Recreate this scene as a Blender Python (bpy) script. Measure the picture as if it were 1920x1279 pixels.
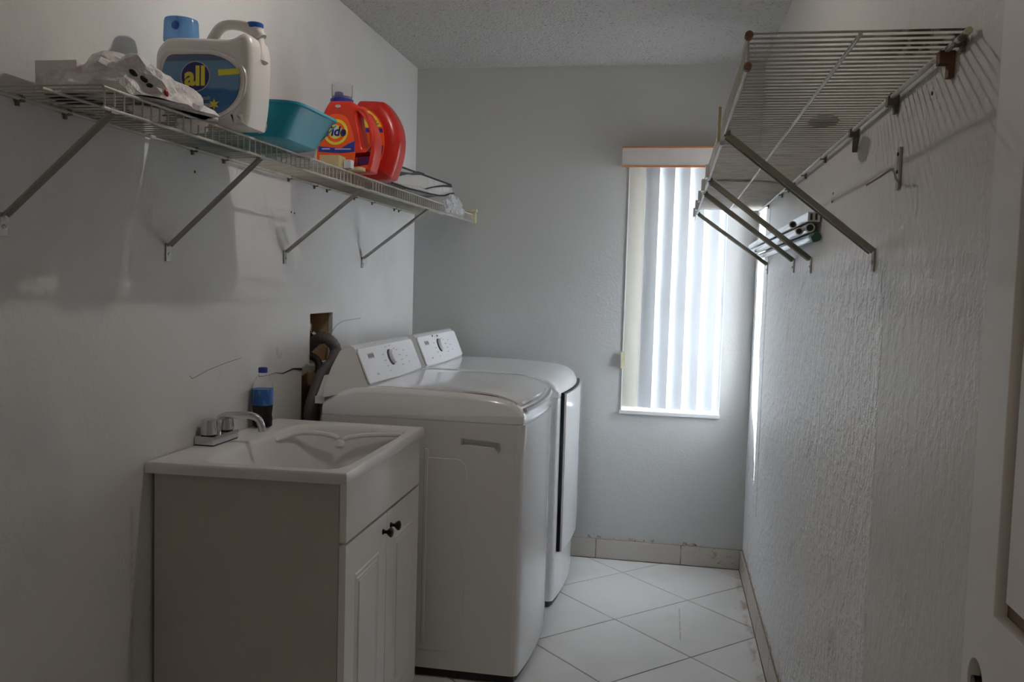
import bpy, bmesh, math, random
from mathutils import Vector, Matrix
random.seed(7)
S = bpy.context.scene
COL = S.collection
for o in list(bpy.data.objects): bpy.data.objects.remove(o)

# ------------------------------------------------------------------ camera
cd = bpy.data.cameras.new('camera'); cam = bpy.data.objects.new('camera', cd); COL.objects.link(cam)
F = Vector((-0.17638, 0.98212, -0.06585)).normalized()
R_ = Vector((0.98350, 0.17858, 0.02903)); R_ = (R_ - R_.dot(F)*F).normalized()
U = R_.cross(F).normalized()
cam.matrix_world = Matrix(((R_.x, U.x, -F.x, 0), (R_.y, U.y, -F.y, 0), (R_.z, U.z, -F.z, 1.367), (0, 0, 0, 1)))
cd.sensor_width = 36; cd.sensor_fit = 'HORIZONTAL'; cd.lens = 1631.25/1920*36; cd.clip_start = .05
S.camera = cam
# ------------------------------------------------------------------ sky
w = bpy.data.worlds.new('sky'); S.world = w; w.use_nodes = True
bg = w.node_tree.nodes['Background']; bg.inputs[0].default_value = (.86, .93, 1.0, 1); bg.inputs[1].default_value = 31.0
# ------------------------------------------------------------------ portals at the two windows (help sampling daylight)
def area(name, loc, rot, sx, sy, power, color=(1, 1, 1), portal=False):
    l = bpy.data.lights.new(name, 'AREA'); l.shape = 'RECTANGLE'; l.size = sx; l.size_y = sy; l.energy = power; l.color = color
    o = bpy.data.objects.new(name, l); COL.objects.link(o); o.location = loc; o.rotation_euler = rot
    if portal: l.cycles.is_portal = True
    return o
XL, XR, YB, ZC = -1.302, .400, 4.326, 2.44
area('window_portal', (.018, 4.50, 1.352), (-math.pi/2, 0, 0), .50, 1.24, 1, portal=True)
area('side_portal', (.57, 4.095, 1.225), (0, math.pi/2, 0), 1.50, .34, 1, portal=True)
# ------------------------------------------------------------------ exposure
vs = S.view_settings; vs.view_transform = 'Standard'; vs.look = 'None'; vs.gamma = 1; vs.use_curve_mapping = False
vs.exposure = 0.0

# ================================================================== node helpers
class NT:
    def __init__(s, name, base=(.5, .5, .5), rough=.5, metal=0, **kw):
        s.m = bpy.data.materials.new(name); s.m.use_nodes = True; s.t = s.m.node_tree
        s.b = s.t.nodes['Principled BSDF']; s.set('Base Color', (*base, 1)); s.set('Roughness', rough); s.set('Metallic', metal)
        for k, v in kw.items(): s.set(k.replace('_', ' '), v)
        s.col = (*base, 1); s.h = None; s._p = None
    def set(s, k, v):
        i = s.b.inputs[k]
        if hasattr(v, 'is_output') or isinstance(v, bpy.types.NodeSocket): s.t.links.new(v, i)
        else: i.default_value = v
    def n(s, ty, **kw):
        nd = s.t.nodes.new('ShaderNode'+ty)
        for k, v in kw.items():
            if k.startswith('i_'):
                key = k[2:]; key = int(key) if key.isdigit() else key.replace('_', ' ')
                if isinstance(v, bpy.types.NodeSocket): s.t.links.new(v, nd.inputs[key])
                else: nd.inputs[key].default_value = v
            else: setattr(nd, k, v)
        return nd
    def math(s, op, a, b=0.0, c=0.0, clamp=False):
        return s.n('Math', operation=op, i_0=a, i_1=b, i_2=c, use_clamp=clamp).outputs[0]
    def pos(s):
        if not s._p:
            s._p = s.n('SeparateXYZ', i_0=s.n('NewGeometry').outputs['Position'])
        return s._p
    def P(s): return s.n('NewGeometry').outputs['Position']
    def sm(s, v, a, b):
        nd = s.n('MapRange', interpolation_type='SMOOTHSTEP', i_0=v, i_1=a, i_2=b, i_3=0.0, i_4=1.0); return nd.outputs[0]
    def band(s, ax, a, b, soft):
        v = s.pos().outputs['XYZ'.index(ax)]
        return s.math('MULTIPLY', s.sm(v, a-soft, a+soft), s.math('SUBTRACT', 1.0, s.sm(v, b-soft, b+soft)))
    def noise(s, scale, detail=3, rough=.5, stretch=(1, 1, 1)):
        mp = s.n('Mapping', i_0=s.P()); mp.inputs['Scale'].default_value = stretch
        return s.n('TexNoise', i_Vector=mp.outputs[0], i_Scale=scale, i_Detail=detail, i_Roughness=rough).outputs['Fac']
    def mul(s, *a):
        r = a[0]
        for x in a[1:]: r = s.math('MULTIPLY', r, x)
        return r
    def mix(s, fac, color):
        nd = s.t.nodes.new('ShaderNodeMix'); nd.data_type = 'RGBA'
        if isinstance(fac, bpy.types.NodeSocket): s.t.links.new(fac, nd.inputs[0])
        else: nd.inputs[0].default_value = fac
        if isinstance(s.col, bpy.types.NodeSocket): s.t.links.new(s.col, nd.inputs[6])
        else: nd.inputs[6].default_value = s.col
        nd.inputs[7].default_value = (*color, 1); s.col = nd.outputs[2]; s.set('Base Color', s.col)
    def bump(s, h, strength=.3, dist=.002):
        s.set('Normal', s.n('Bump', i_Strength=strength, i_Distance=dist, i_Height=h).outputs[0])

def simple(name, base, rough=.5, metal=0, var=.0, vscale=30, bump=0, bscale=200, **kw):
    t = NT(name, base, rough, metal, **kw)
    if var: t.mix(t.mul(t.sm(t.noise(vscale, 4), .4, .7), var), tuple(c*.55 for c in base))
    if bump: t.bump(t.noise(bscale, 2), bump, .001)
    return t.m

M = {}
# left wall
t = NT('wall_left_paint', (.70, .69, .68), .72)
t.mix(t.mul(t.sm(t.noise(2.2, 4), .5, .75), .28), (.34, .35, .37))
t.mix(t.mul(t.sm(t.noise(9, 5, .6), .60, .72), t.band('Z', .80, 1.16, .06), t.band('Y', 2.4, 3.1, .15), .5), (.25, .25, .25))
t.mix(t.mul(t.band('Y', 1.935, 1.948, .008), t.band('Z', .30, .78, .03), t.sm(t.noise(40, 3), .3, .6), .3), (.2, .19, .18))
t.bump(t.math('ADD', t.noise(55, 4, .6), t.mul(t.noise(9, 3), 1.2)), .30, .004); M['wall_left'] = t.m
# back wall
t = NT('wall_back_paint', (.51, .52, .515), .75)
t.mix(t.mul(t.sm(t.noise(60, 4, .7), .52, .58), t.band('Z', .096, .112, .005), t.sm(t.noise(7, 2), .45, .55), .9), (.10, .07, .05))
t.bump(t.math('ADD', t.noise(80, 3, .6), t.mul(t.noise(15, 2), .8)), .40, .003); M['wall_back'] = t.m
# right wall: vertically brushed skim coat, smoother outside the lit section
t = NT('wall_right_plaster', (.59, .575, .55), .40)
streak = t.sm(t.noise(34, 4, .6, (1, 1, .8)), .38, .64); fine = t.noise(120, 3, .6, (1, 1, .6))
lit_sec = t.mul(t.band('Y', 1.755, 9, .012), t.band('Z', -1, 1.47, .03))
t.mix(t.mul(lit_sec, .8), (.82, .82, .83))  # paler below the shelf: light falling on the wall is painted in
t.mix(t.mul(t.sm(t.noise(5, 4), .58, .75), .3), (.33, .31, .27))
t.mix(t.mul(t.sm(t.noise(30, 4), .5, .6), t.band('Z', .09, .118, .006), .8), (.18, .12, .08))
hh = t.math('ADD', t.mul(streak, t.math('ADD', t.mul(lit_sec, 1.5), .35)), t.mul(fine, .25)); t.bump(hh, 1.0, .0023)
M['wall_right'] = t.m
M['wall_front'] = simple('wall_front_paint', (.70, .68, .65), .75, bump=.25, bscale=90)
# ceiling
t = NT('popcorn_ceiling', (.70, .69, .67), .9)
vor = t.n('TexVoronoi', i_Vector=t.P(), i_Scale=95.0).outputs['Distance']
pn = t.math('SUBTRACT', t.noise(70, 5, .7), t.mul(vor, .55))
t.mix(t.mul(t.sm(t.noise(85, 3, .6), .60, .66), .55), (.22, .21, .20)); t.bump(pn, 1.0, .014); M['ceiling'] = t.m
# floor
t = NT('floor_tile_glaze', (.86, .85, .835), .28)
t.mix(t.mul(t.sm(t.noise(3, 4), .45, .7), .14), (.42, .40, .37))
t.mix(t.mul(t.band('X', .358, .400, .012), t.band('Y', 1.8, 4.2, .2), t.sm(t.noise(14, 5, .7, (1, .5, 1)), .42, .62), .7), (.34, .17, .08))
t.mix(t.mul(t.band('X', .0925, .0955, .003), t.band('Y', 3.38, 3.72, .02), t.sm(t.noise(50, 3), .38, .5), .8), (.36, .24, .13))
t.mix(t.mul(t.band('X', .06, .42, .04), t.band('Y', 3.2, 4.3, .1), t.sm(t.noise(40, 4, .7), .66, .70), .5), (.40, .25, .15))
t.bump(t.noise(9, 2), .05, .002); M['tile'] = t.m
M['grout'] = simple('grout', (.10, .085, .07), .9)
t = NT('baseboard_tile_glaze', (.50, .475, .44), .35)
t.mix(t.mul(t.sm(t.noise(30, 4, .7), .56, .64), t.band('X', .2, .4, .1), .7), (.32, .17, .08)); M['basetile'] = t.m
t = NT('base_cap', (.30, .22, .16), .9); t.mix(t.mul(t.sm(t.noise(30, 4), .45, .65), .6), (.50, .47, .43)); M['mortar'] = t.m
# appliances etc.
M['enamel'] = simple('white_enamel', (.87, .875, .89), .16, Coat_Weight=.5)
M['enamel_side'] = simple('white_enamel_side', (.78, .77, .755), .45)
M['console'] = simple('console_white_plastic', (.92, .93, .96), .35)
M['grey_print'] = simple('grey_print', (.12, .12, .13), .6)
M['light_print'] = simple('light_grey_print', (.50, .51, .55), .6)
M['dark'] = simple('dark_plastic', (.015, .016, .020), .5)
M['shadow_gap'] = simple('door_gap_shade', (.006, .007, .009), .8)  # shade in the dryer door gap painted as a black layer
M['thermo'] = simple('cabinet_foil_white', (.90, .88, .85), .42)
M['laminate'] = simple('cabinet_side_laminate', (.58, .545, .49), .5, var=.12, vscale=6)
M['sink'] = simple('cultured_marble', (.80, .775, .755), .30, var=.05)
M['bronze'] = simple('dark_bronze', (.02, .016, .014), .35, .8)
M['chrome'] = simple('chrome', (.62, .63, .65), .12, 1)
M['dullmetal'] = simple('painted_steel_brace', (.36, .35, .33), .42, .3)
M['bracemetal'] = simple('olive_steel_brace', (.25, .24, .195), .45, .35)
t = NT('vinyl_coated_wire', (.50, .485, .43), .38)
t.mix(t.mul(t.sm(t.noise(14, 4), .5, .7), .5), (.36, .32, .24)); M['wire'] = t.m
t = NT('rusty_coated_wire', (.50, .49, .46), .35)
t.mix(t.mul(t.sm(t.noise(20, 4), .5, .65), .45), (.32, .29, .24))
t.mix(t.mul(t.band('X', .30, .42, .03), t.band('Y', 1.28, 1.46, .04), t.sm(t.noise(35, 3), .42, .52), .95), (.08, .03, .015)); M['wire_r'] = t.m
M['cream'] = simple('aged_cream_plastic', (.62, .58, .38), .5, var=.3, vscale=60)
M['clipgrey'] = simple('grimy_clip_plastic', (.17, .15, .12), .6)
M['rust'] = simple('rusty_steel', (.14, .075, .04), .8, var=.5, vscale=50)
M['browncap'] = simple('brown_rod_cap', (.22, .12, .07), .6)
M['brownwood'] = simple('bare_brown_board', (.30, .17, .07), .8, var=.3, vscale=12)
M['tanwood'] = simple('pale_stud_wood', (.42, .29, .16), .8, var=.3, vscale=20)
M['hose'] = simple('grey_rubber_hose', (.085, .08, .082), .5)
M['black'] = simple('black_rubber', (.012, .012, .012), .6)
M['torn'] = simple('torn_gypsum', (.36, .34, .27), .95, var=.5, vscale=40)
# detergents
M['jugwhite'] = simple('pearl_white_plastic', (.82, .785, .76), .33)
M['bluecap'] = simple('blue_cap_plastic', (.02, .11, .46), .35)
t = NT('translucent_blue_plastic', (.24, .48, .82), .15); t.set('Transmission Weight', .55); t.set('IOR', 1.2); M['cupblue'] = t.m
M['navy'] = simple('navy_print', (.012, .010, .13), .4)
M['yellow'] = simple('yellow_print', (.75, .66, .05), .5)
M['whiteprint'] = simple('white_print', (.62, .66, .72), .5)
t = NT('blue_label_print', (.13, .28, .46), .35)
zz = t.math('ADD', t.pos().outputs[2], t.mul(t.noise(14, 1), .050))
t.mix(t.math('SUBTRACT', 1.0, t.sm(zz, 1.824, 1.829)), (.012, .115, .33))
t.mix(t.mul(t.math('SUBTRACT', 1.0, t.sm(zz, 1.785, 1.79)), .7), (.01, .17, .44))
t.mix(t.mul(t.sm(t.pos().outputs[2], 1.862, 1.866), .8), (.10, .11, .19)); M['bluelabel'] = t.m
M['aqua'] = simple('aqua_plastic', (.012, .36, .50), .28)
M['red'] = simple('orange_red_plastic', (.60, .028, .010), .28)
M['red2'] = simple('deep_red_plastic', (.48, .014, .008), .28)
M['orange'] = simple('orange_print', (.85, .10, .01), .4)
M['blueprint'] = simple('blue_print', (.02, .035, .30), .4)
M['purple'] = simple('purple_print', (.10, .02, .11), .4)
t = NT('clear_plastic_cup', (.90, .88, .88), .08); t.set('Transmission Weight', .92); t.set('IOR', 1.15); M['clear'] = t.m
t = NT('clear_bottle_plastic', (.96, .97, .98), .0); t.set('Transmission Weight', 1.0); t.set('IOR', 1.06); M['pet'] = t.m
M['cola'] = simple('dark_cola', (.006, .004, .004), .1)
t = NT('soda_label', (.02, .10, .34), .4); t.mix(t.mul(t.sm(t.noise(55, 1, .5, (1, 1, .45)), .52, .58), .55), (.10, .26, .52)); M['sodalabel'] = t.m
t = NT('thin_white_plastic_film', (.88, .83, .83), .35); t.set('Transmission Weight', .0)
t.mix(t.mul(t.sm(t.noise(30, 3), .5, .65), .3), (.48, .42, .43)); t.bump(t.noise(45, 4, .6), .9, .008); M['film'] = t.m
t = NT('clear_vinyl', (.66, .64, .62), .2); t.set('Alpha', .93); t.bump(t.noise(18, 3), .6, .01); M['vinyl'] = t.m
t = NT('clear_film', (.80, .81, .83), .12); t.set('Alpha', .48); t.bump(t.noise(60, 3), .8, .01); M['clearfilm'] = t.m
M['tan'] = simple('tan_wood_block', (.62, .48, .26), .6, var=.2)
M['olive'] = simple('olive_brown_wood', (.20, .17, .08), .6)
M['green'] = simple('dark_green_plastic', (.01, .09, .05), .4)
M['alu'] = simple('white_metal_tube', (.62, .64, .64), .25, .55)
M['doorpaint'] = simple('door_gloss_paint', (.71, .70, .70), .45)
M['doorshade'] = simple('door_moulding_shade', (.24, .18, .13), .6)  # brown round the door panels is the moulding's shade, put into the colour
M['winframe'] = simple('white_window_frame', (.70, .71, .72), .4)
M['valance'] = simple('valance_fabric_white', (.58, .54, .52), .7, bump=.3, bscale=120)
M['valtrim'] = simple('orange_brown_trim', (.38, .13, .03), .5)
# translucent blind vane
def vane_mat(name, c, tr):
    m = bpy.data.materials.new(name); m.use_nodes = True; nt = m.node_tree; nt.nodes.clear()
    o = nt.nodes.new('ShaderNodeOutputMaterial'); mx = nt.nodes.new('ShaderNodeMixShader'); d = nt.nodes.new('ShaderNodeBsdfDiffuse'); tl = nt.nodes.new('ShaderNodeBsdfTranslucent')
    d.inputs[0].default_value = (*c, 1); tl.inputs[0].default_value = (*c, 1); mx.inputs[0].default_value = tr
    nt.links.new(d.outputs[0], mx.inputs[1]); nt.links.new(tl.outputs[0], mx.inputs[2]); nt.links.new(mx.outputs[0], o.inputs[0]); return m
M['vane'] = vane_mat('translucent_vinyl_vane', (.80, .83, .86), .082)
M['vane_dull'] = vane_mat('dull_beige_vane', (.62, .60, .54), .030)
t = NT('window_glass', (1, 1, 1), .0); t.set('Transmission Weight', 1.0); t.set('IOR', 1.0); M['glass'] = t.m
t = NT('lit_bulb', (1, .95, .9), .5); t.set('Emission Color', (1, .92, .84, 1)); t.set('Emission Strength', 780.0); M['bulb'] = t.m
t = NT('lit_hall_globe', (1, .9, .8), .5); t.set('Emission Color', (1, .82, .66, 1)); t.set('Emission Strength', 280.0); M['globe'] = t.m

# ================================================================== geometry helpers
def link(name, me, mat, parent=None, smooth=False, kind=None):
    o = bpy.data.objects.new(name, me); COL.objects.link(o)
    if mat is not None and not me.materials: me.materials.append(mat)
    if smooth:
        for p in me.polygons: p.use_smooth = True
        if hasattr(me, 'set_sharp_from_angle'): me.set_sharp_from_angle(angle=math.radians(40))
    if parent: o.parent = parent; o.matrix_parent_inverse = parent.matrix_world.inverted() if parent.type != 'EMPTY' else Matrix.Translation(-parent.location)
    if kind: o['kind'] = kind
    return o
def fin(bm, name, mat, parent=None, smooth=False, kind=None, bevel=0, seg=2):
    if bevel:
        es = [e for e in bm.edges if len(e.link_faces) == 2 and e.calc_face_angle(0) > .6]
        bmesh.ops.bevel(bm, geom=es, offset=bevel, segments=seg, profile=.5, affect='EDGES', clamp_overlap=True)
    bmesh.ops.recalc_face_normals(bm, faces=bm.faces)
    me = bpy.data.meshes.new(name); bm.to_mesh(me); bm.free()
    return link(name, me, mat, parent, smooth or bool(bevel), kind)
def bx(bm, x0, x1, y0, y1, z0, z1):
    v = [bm.verts.new((x, y, z)) for x in (x0, x1) for y in (y0, y1) for z in (z0, z1)]
    for f in ((0, 1, 3, 2), (4, 6, 7, 5), (0, 4, 5, 1), (2, 3, 7, 6), (0, 2, 6, 4), (1, 5, 7, 3)): bm.faces.new([v[i] for i in f])
    return v
def box(name, mat, x0, x1, y0, y1, z0, z1, parent=None, bevel=0, kind=None, seg=2):
    bm = bmesh.new(); bx(bm, x0, x1, y0, y1, z0, z1); return fin(bm, name, mat, parent, False, kind, bevel, seg)
def prism_bm(bm, pts, f0, f1):
    """pts 2D; f0/f1 map a 2D point to 3D at both ends"""
    a = [bm.verts.new(f0(*p)) for p in pts]; b = [bm.verts.new(f1(*p)) for p in pts]; n = len(pts)
    bm.faces.new(a); bm.faces.new(b[::-1])
    for i in range(n): bm.faces.new((a[i], b[i], b[(i+1) % n], a[(i+1) % n]))
def prism(name, mat, pts, axis, a, b, parent=None, bevel=0, seg=3, smooth=False):
    bm = bmesh.new()
    if axis == 'y': prism_bm(bm, pts, lambda u, v: (u, a, v), lambda u, v: (u, b, v))
    if axis == 'x': prism_bm(bm, pts, lambda u, v: (a, u, v), lambda u, v: (b, u, v))
    if axis == 'z': prism_bm(bm, pts, lambda u, v: (u, v, a), lambda u, v: (u, v, b))
    return fin(bm, name, mat, parent, smooth, None, bevel, seg)
def tube_bm(bm, pts, r, n=8, closed=False, cap=True, rs=None):
    pts = [Vector(p) for p in pts]; rings = []; m = len(pts); prev = None
    for i, p in enumerate(pts):
        if closed: d = pts[(i+1) % m]-pts[i-1]
        else: d = (pts[min(i+1, m-1)]-pts[max(i-1, 0)])
        d.normalize()
        if prev is None:
            up = Vector((0, 0, 1)) if abs(d.z) < .9 else Vector((1, 0, 0)); a = d.cross(up).normalized()
        else: a = (prev - prev.dot(d)*d).normalized()
        prev = a; b = d.cross(a); rr = rs[i] if rs else r
        rings.append([bm.verts.new(p + rr*(math.cos(k*2*math.pi/n)*a + math.sin(k*2*math.pi/n)*b)) for k in range(n)])
    for i in range(m if closed else m-1):
        A, B = rings[i], rings[(i+1) % m]
        for k in range(n): bm.faces.new((A[k], A[(k+1) % n], B[(k+1) % n], B[k]))
    if cap and not closed: bm.faces.new(rings[0][::-1]); bm.faces.new(rings[-1])
def tube(name, mat, pts, r, parent=None, n=8, closed=False, rs=None, kind=None):
    bm = bmesh.new(); tube_bm(bm, pts, r, n, closed, True, rs); return fin(bm, name, mat, parent, True, kind)
def spl(pts, k=6):
    """catmull-rom"""
    P = [Vector(p) for p in pts]; P = [2*P[0]-P[1]]+P+[2*P[-1]-P[-2]]; out = []
    for i in range(1, len(P)-2):
        for j in range(k):
            t_ = j/k; a, b, c, d = P[i-1:i+3]
            out.append(.5*((2*b)+(c-a)*t_+(2*a-5*b+4*c-d)*t_*t_+(3*b-a-3*c+d)*t_**3))
    out.append(P[-2]); return out
def spl2c(pts, k=5):
    """closed 2D catmull-rom"""
    P = [Vector((*p, 0)) for p in pts]; n = len(P); out = []
    for i in range(n):
        a, b, c, d = P[i-1], P[i], P[(i+1) % n], P[(i+2) % n]
        for j in range(k):
            t_ = j/k; q = .5*((2*b)+(c-a)*t_+(2*a-5*b+4*c-d)*t_*t_+(3*b-a-3*c+d)*t_**3); out.append((q.x, q.y))
    return out
def lathe(name, mat, prof, cx, cy, cz, parent=None, n=28, axis='z', sx=1, sy=1):
    """prof: (r, h) list along axis"""
    bm = bmesh.new(); rings = []
    for r, h in prof:
        ring = []
        for k in range(n):
            c, s_ = math.cos(2*math.pi*k/n)*sx, math.sin(2*math.pi*k/n)*sy
            q = {'z': (cx+r*c, cy+r*s_, cz+h), 'x': (cx+h, cy+r*c, cz+r*s_), 'y': (cx+r*c, cy+h, cz+r*s_)}[axis]
            ring.append(bm.verts.new(q))
        rings.append(ring)
    for A, B in zip(rings, rings[1:]):
        for k in range(n): bm.faces.new((A[k], A[(k+1) % n], B[(k+1) % n], B[k]))
    bm.faces.new(rings[0][::-1]); bm.faces.new(rings[-1])
    bmesh.ops.remove_doubles(bm, verts=bm.verts, dist=1e-6)
    return fin(bm, name, mat, parent, True)
def curve_mesh(name, mat, splines, half, bevel, mw, parent=None, smooth=True, res=3, kind=None):
    """2D filled curve (outer + holes), extruded +-half with rounded edges, placed by matrix mw"""
    cu = bpy.data.curves.new('tmp', 'CURVE'); cu.dimensions = '2D'; cu.fill_mode = 'BOTH'
    cu.extrude = max(half-bevel, 0); cu.bevel_depth = bevel; cu.bevel_resolution = res; cu.offset = -bevel
    for pts in splines:
        sp = cu.splines.new('POLY'); sp.points.add(len(pts)-1)
        for i, (x, y) in enumerate(pts): sp.points[i].co = (x, y, 0, 1)
        sp.use_cyclic_u = True
    ob = bpy.data.objects.new('tmp', cu); COL.objects.link(ob)
    dg = bpy.context.evaluated_depsgraph_get(); dg.update()
    me = bpy.data.meshes.new_from_object(ob.evaluated_get(dg)); bpy.data.objects.remove(ob); bpy.data.curves.remove(cu)
    me.name = name; me.transform(mw); me.materials.clear()
    return link(name, me, mat, parent, smooth, kind)
MXZ = lambda y: Matrix(((1, 0, 0, 0), (0, 0, -1, y), (0, 1, 0, 0), (0, 0, 0, 1)))       # curve xy -> world xz, front -y
MYZ = lambda x: Matrix(((0, 0, 1, x), (1, 0, 0, 0), (0, 1, 0, 0), (0, 0, 0, 1)))         # curve xy -> world yz, front +x
def text(name, mat, s, w, mw, parent, depth=.0004, bold=0, shear=0, space=1):
    cu = bpy.data.curves.new('tmp', 'FONT'); cu.body = s; cu.align_x = 'CENTER'; cu.align_y = 'CENTER'; cu.extrude = depth; cu.offset = bold; cu.shear = shear; cu.space_character = space; cu.resolution_u = 3
    ob = bpy.data.objects.new('tmp', cu); COL.objects.link(ob)
    dg = bpy.context.evaluated_depsgraph_get(); dg.update()
    me = bpy.data.meshes.new_from_object(ob.evaluated_get(dg)); bpy.data.objects.remove(ob); bpy.data.curves.remove(cu)
    xs = [v.co.x for v in me.vertices]; k = w/(max(xs)-min(xs)); cx = (max(xs)+min(xs))/2; ys = [v.co.y for v in me.vertices]; cy = (max(ys)+min(ys))/2
    for v in me.vertices: v.co.x = (v.co.x-cx)*k; v.co.y = (v.co.y-cy)*k
    me.transform(mw); me.materials.clear(); me.name = name
    return link(name, me, mat, parent)
def thing(name, label, cat, loc, group=None):
    o = bpy.data.objects.new(name, None); COL.objects.link(o); o.location = loc; o.empty_display_size = .05
    tag(o, label, cat, group); return o
def tag(o, label, cat, group=None):
    o['label'] = label; o['category'] = cat
    if group: o['group'] = group
    return o
def rrect(x0, x1, y0, y1, r, n=5):
    out = []
    for cx, cy, a in ((x1-r, y1-r, 0), (x0+r, y1-r, 90), (x0+r, y0+r, 180), (x1-r, y0+r, 270)):
        for k in range(n+1):
            t_ = math.radians(a+90*k/n); out.append((cx+r*math.cos(t_), cy+r*math.sin(t_)))
    return out

# ================================================================== room shell
def wall_cells(bm, u, v, holes, f):
    us = sorted(set(u+[a for h in holes for a in h[:2]])); vs_ = sorted(set(v+[a for h in holes for a in h[2:]]))
    for a, b in zip(us, us[1:]):
        for c, d in zip(vs_, vs_[1:]):
            m_ = ((a+b)/2, (c+d)/2)
            if any(h[0] < m_[0] < h[1] and h[2] < m_[1] < h[3] for h in holes): continue
            bx(bm, *f(a, b, c, d))
# floor slab and diagonal tiles
floor = box('floor', M['grout'], XL-.02, XR+.02, .2, YB+.02, -.10, -.004, kind='structure')
T = .4256; ox, oy = -.1701, 3.5265; q = 2**-.5; J = .0028
for i in range(-12, 12):
    for j in range(-12, 12):
        cx = ox+q*T*(i+j+1); cy = oy+q*T*(-i+j)
        if not (XL-.35 < cx < XR+.35 and -.1 < cy < YB+.35): continue
        bm = bmesh.new(); h = T/2-J
        cs = [(cx+q*(a+b), cy+q*(-a+b)) for a, b in ((-h, -h), (h, -h), (h, h), (-h, h))]
        prism_bm(bm, cs, lambda u, v: (u, v, -.006), lambda u, v: (u, v, 0))
        for pl, no in (((XL+.001, 0, 0), (-1, 0, 0)), ((XR-.012, 0, 0), (1, 0, 0)), ((0, YB-.012, 0), (0, 1, 0)), ((0, .21, 0), (0, -1, 0))):
            g = bmesh.ops.bisect_plane(bm, geom=bm.verts[:]+bm.edges[:]+bm.faces[:], plane_co=pl, plane_no=no, clear_outer=True)
            ed = [e for e in g['geom_cut'] if isinstance(e, bmesh.types.BMEdge)]
            if ed: bmesh.ops.edgeloop_fill(bm, edges=ed)
        if not bm.faces: bm.free(); continue
        fin(bm, 'tile', M['tile'], floor)
box('ceiling', M['ceiling'], XL-.15, XR+.15, .2, YB+.2, ZC, ZC+.1, kind='structure')
# left wall with the cut-out
hole1 = (3.024, 3.242, 1.046, 1.234); hole2 = (2.955, 3.17, .50, 1.030)
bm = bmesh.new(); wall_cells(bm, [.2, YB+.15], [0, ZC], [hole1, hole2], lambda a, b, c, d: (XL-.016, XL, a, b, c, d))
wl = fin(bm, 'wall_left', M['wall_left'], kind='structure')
box('cavity_back', M['brownwood'], XL-.12, XL-.10, 2.8, 3.5, .3, 1.5, wl)
box('cavity_bottom', M['dark'], XL-.10, XL-.017, 2.8, 3.5, .3, .45, wl)
box('stud', M['tanwood'], XL-.10, XL-.017, 3.243, 3.285, .3, 1.5, wl)
box('stud', M['tanwood'], XL-.10, XL-.017, 2.90, 2.940, .3, 1.5, wl)
box('stud', M['dark'], XL-.10, XL-.017, 2.95, 3.24, 1.30, 1.34, wl)
bm = bmesh.new(); n_ = 14
up = [(2.957+.283*k/n_, 1.047+random.uniform(-.004, .004)+.006*math.sin(k)) for k in range(n_+1)]
lo = [(2.957+.283*k/n_, 1.020+random.uniform(-.008, .006)) for k in range(n_+1)]
prism_bm(bm, up+lo[::-1], lambda u, v: (XL-.004, u, v), lambda u, v: (XL+.004, u, v-.004)); fin(bm, 'torn_edge', M['torn'], wl)
tube('crack', M['dark'], [(XL, 2.95, 1.036), (XL, 2.88, 1.044), (XL, 2.80, 1.035), (XL, 2.74, 1.043)], .003, wl, 5, rs=[.005, .003, .002, .0012])
tube('crack', M['clipgrey'], [(XL, 2.74, 1.043), (XL, 2.66, 1.036), (XL, 2.60, 1.034)], .0012, wl, 5)
tube('crack', M['clipgrey'], [(XL, 2.50, 1.112), (XL, 2.40, 1.104), (XL, 2.30, 1.092), (XL, 2.22, 1.076), (XL, 2.205, 1.086)], .0009, wl, 5)
for y, z in ((2.877, 1.590), (2.227, 1.649), (2.85, 1.592)): lathe('nail_hole', M['dark'], [(.004, 0), (.003, .0015)], XL, y, z, wl, 8, 'x')
# back wall with window hole
WX0, WX1, WZ0, WZ1 = -.220, .258, .752, 1.975
bm = bmesh.new(); wall_cells(bm, [XL-.15, XR+.15], [0, ZC], [(WX0, WX1, WZ0, WZ1)], lambda a, b, c, d: (a, b, YB, YB+.20, c, d))
wb = fin(bm, 'wall_back', M['wall_back'], kind='structure')
# right wall with narrow side window close to the corner
SY0, SY1, SZ0, SZ1 = 3.94, 4.25, .49, 1.96
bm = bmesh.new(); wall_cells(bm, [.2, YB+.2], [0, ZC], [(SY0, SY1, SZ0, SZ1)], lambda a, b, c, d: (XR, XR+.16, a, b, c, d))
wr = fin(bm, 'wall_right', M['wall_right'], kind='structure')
jag = [(3.935, .495), (3.950, .53), (3.955, .56), (3.960, .60), (3.985, .62), (3.995, .66), (4.02, .69), (4.045, .73), (4.08, .75), (4.14, .78), (4.20, .83), (4.225, 1.10), (4.22, 1.4), (4.23, 1.7), (4.225, 1.93), (3.945, 1.93), (3.950, 1.75), (3.940, 1.55), (3.952, 1.40), (3.946, 1.22), (3.975, 1.17), (3.962, 1.14), (3.978, 1.08), (3.945, 1.04), (3.935, .85), (3.938, .70)]
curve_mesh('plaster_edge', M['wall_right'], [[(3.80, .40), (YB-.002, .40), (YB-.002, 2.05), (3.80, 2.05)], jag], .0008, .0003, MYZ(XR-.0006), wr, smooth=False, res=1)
for y, z in ((2.35, 1.62), (2.36, 1.60), (1.51, 1.69)): lathe('nail_hole', M['dark'], [(.003, 0), (.0035, -.0015)], XR, y, z, wr, 8, 'x')
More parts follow.
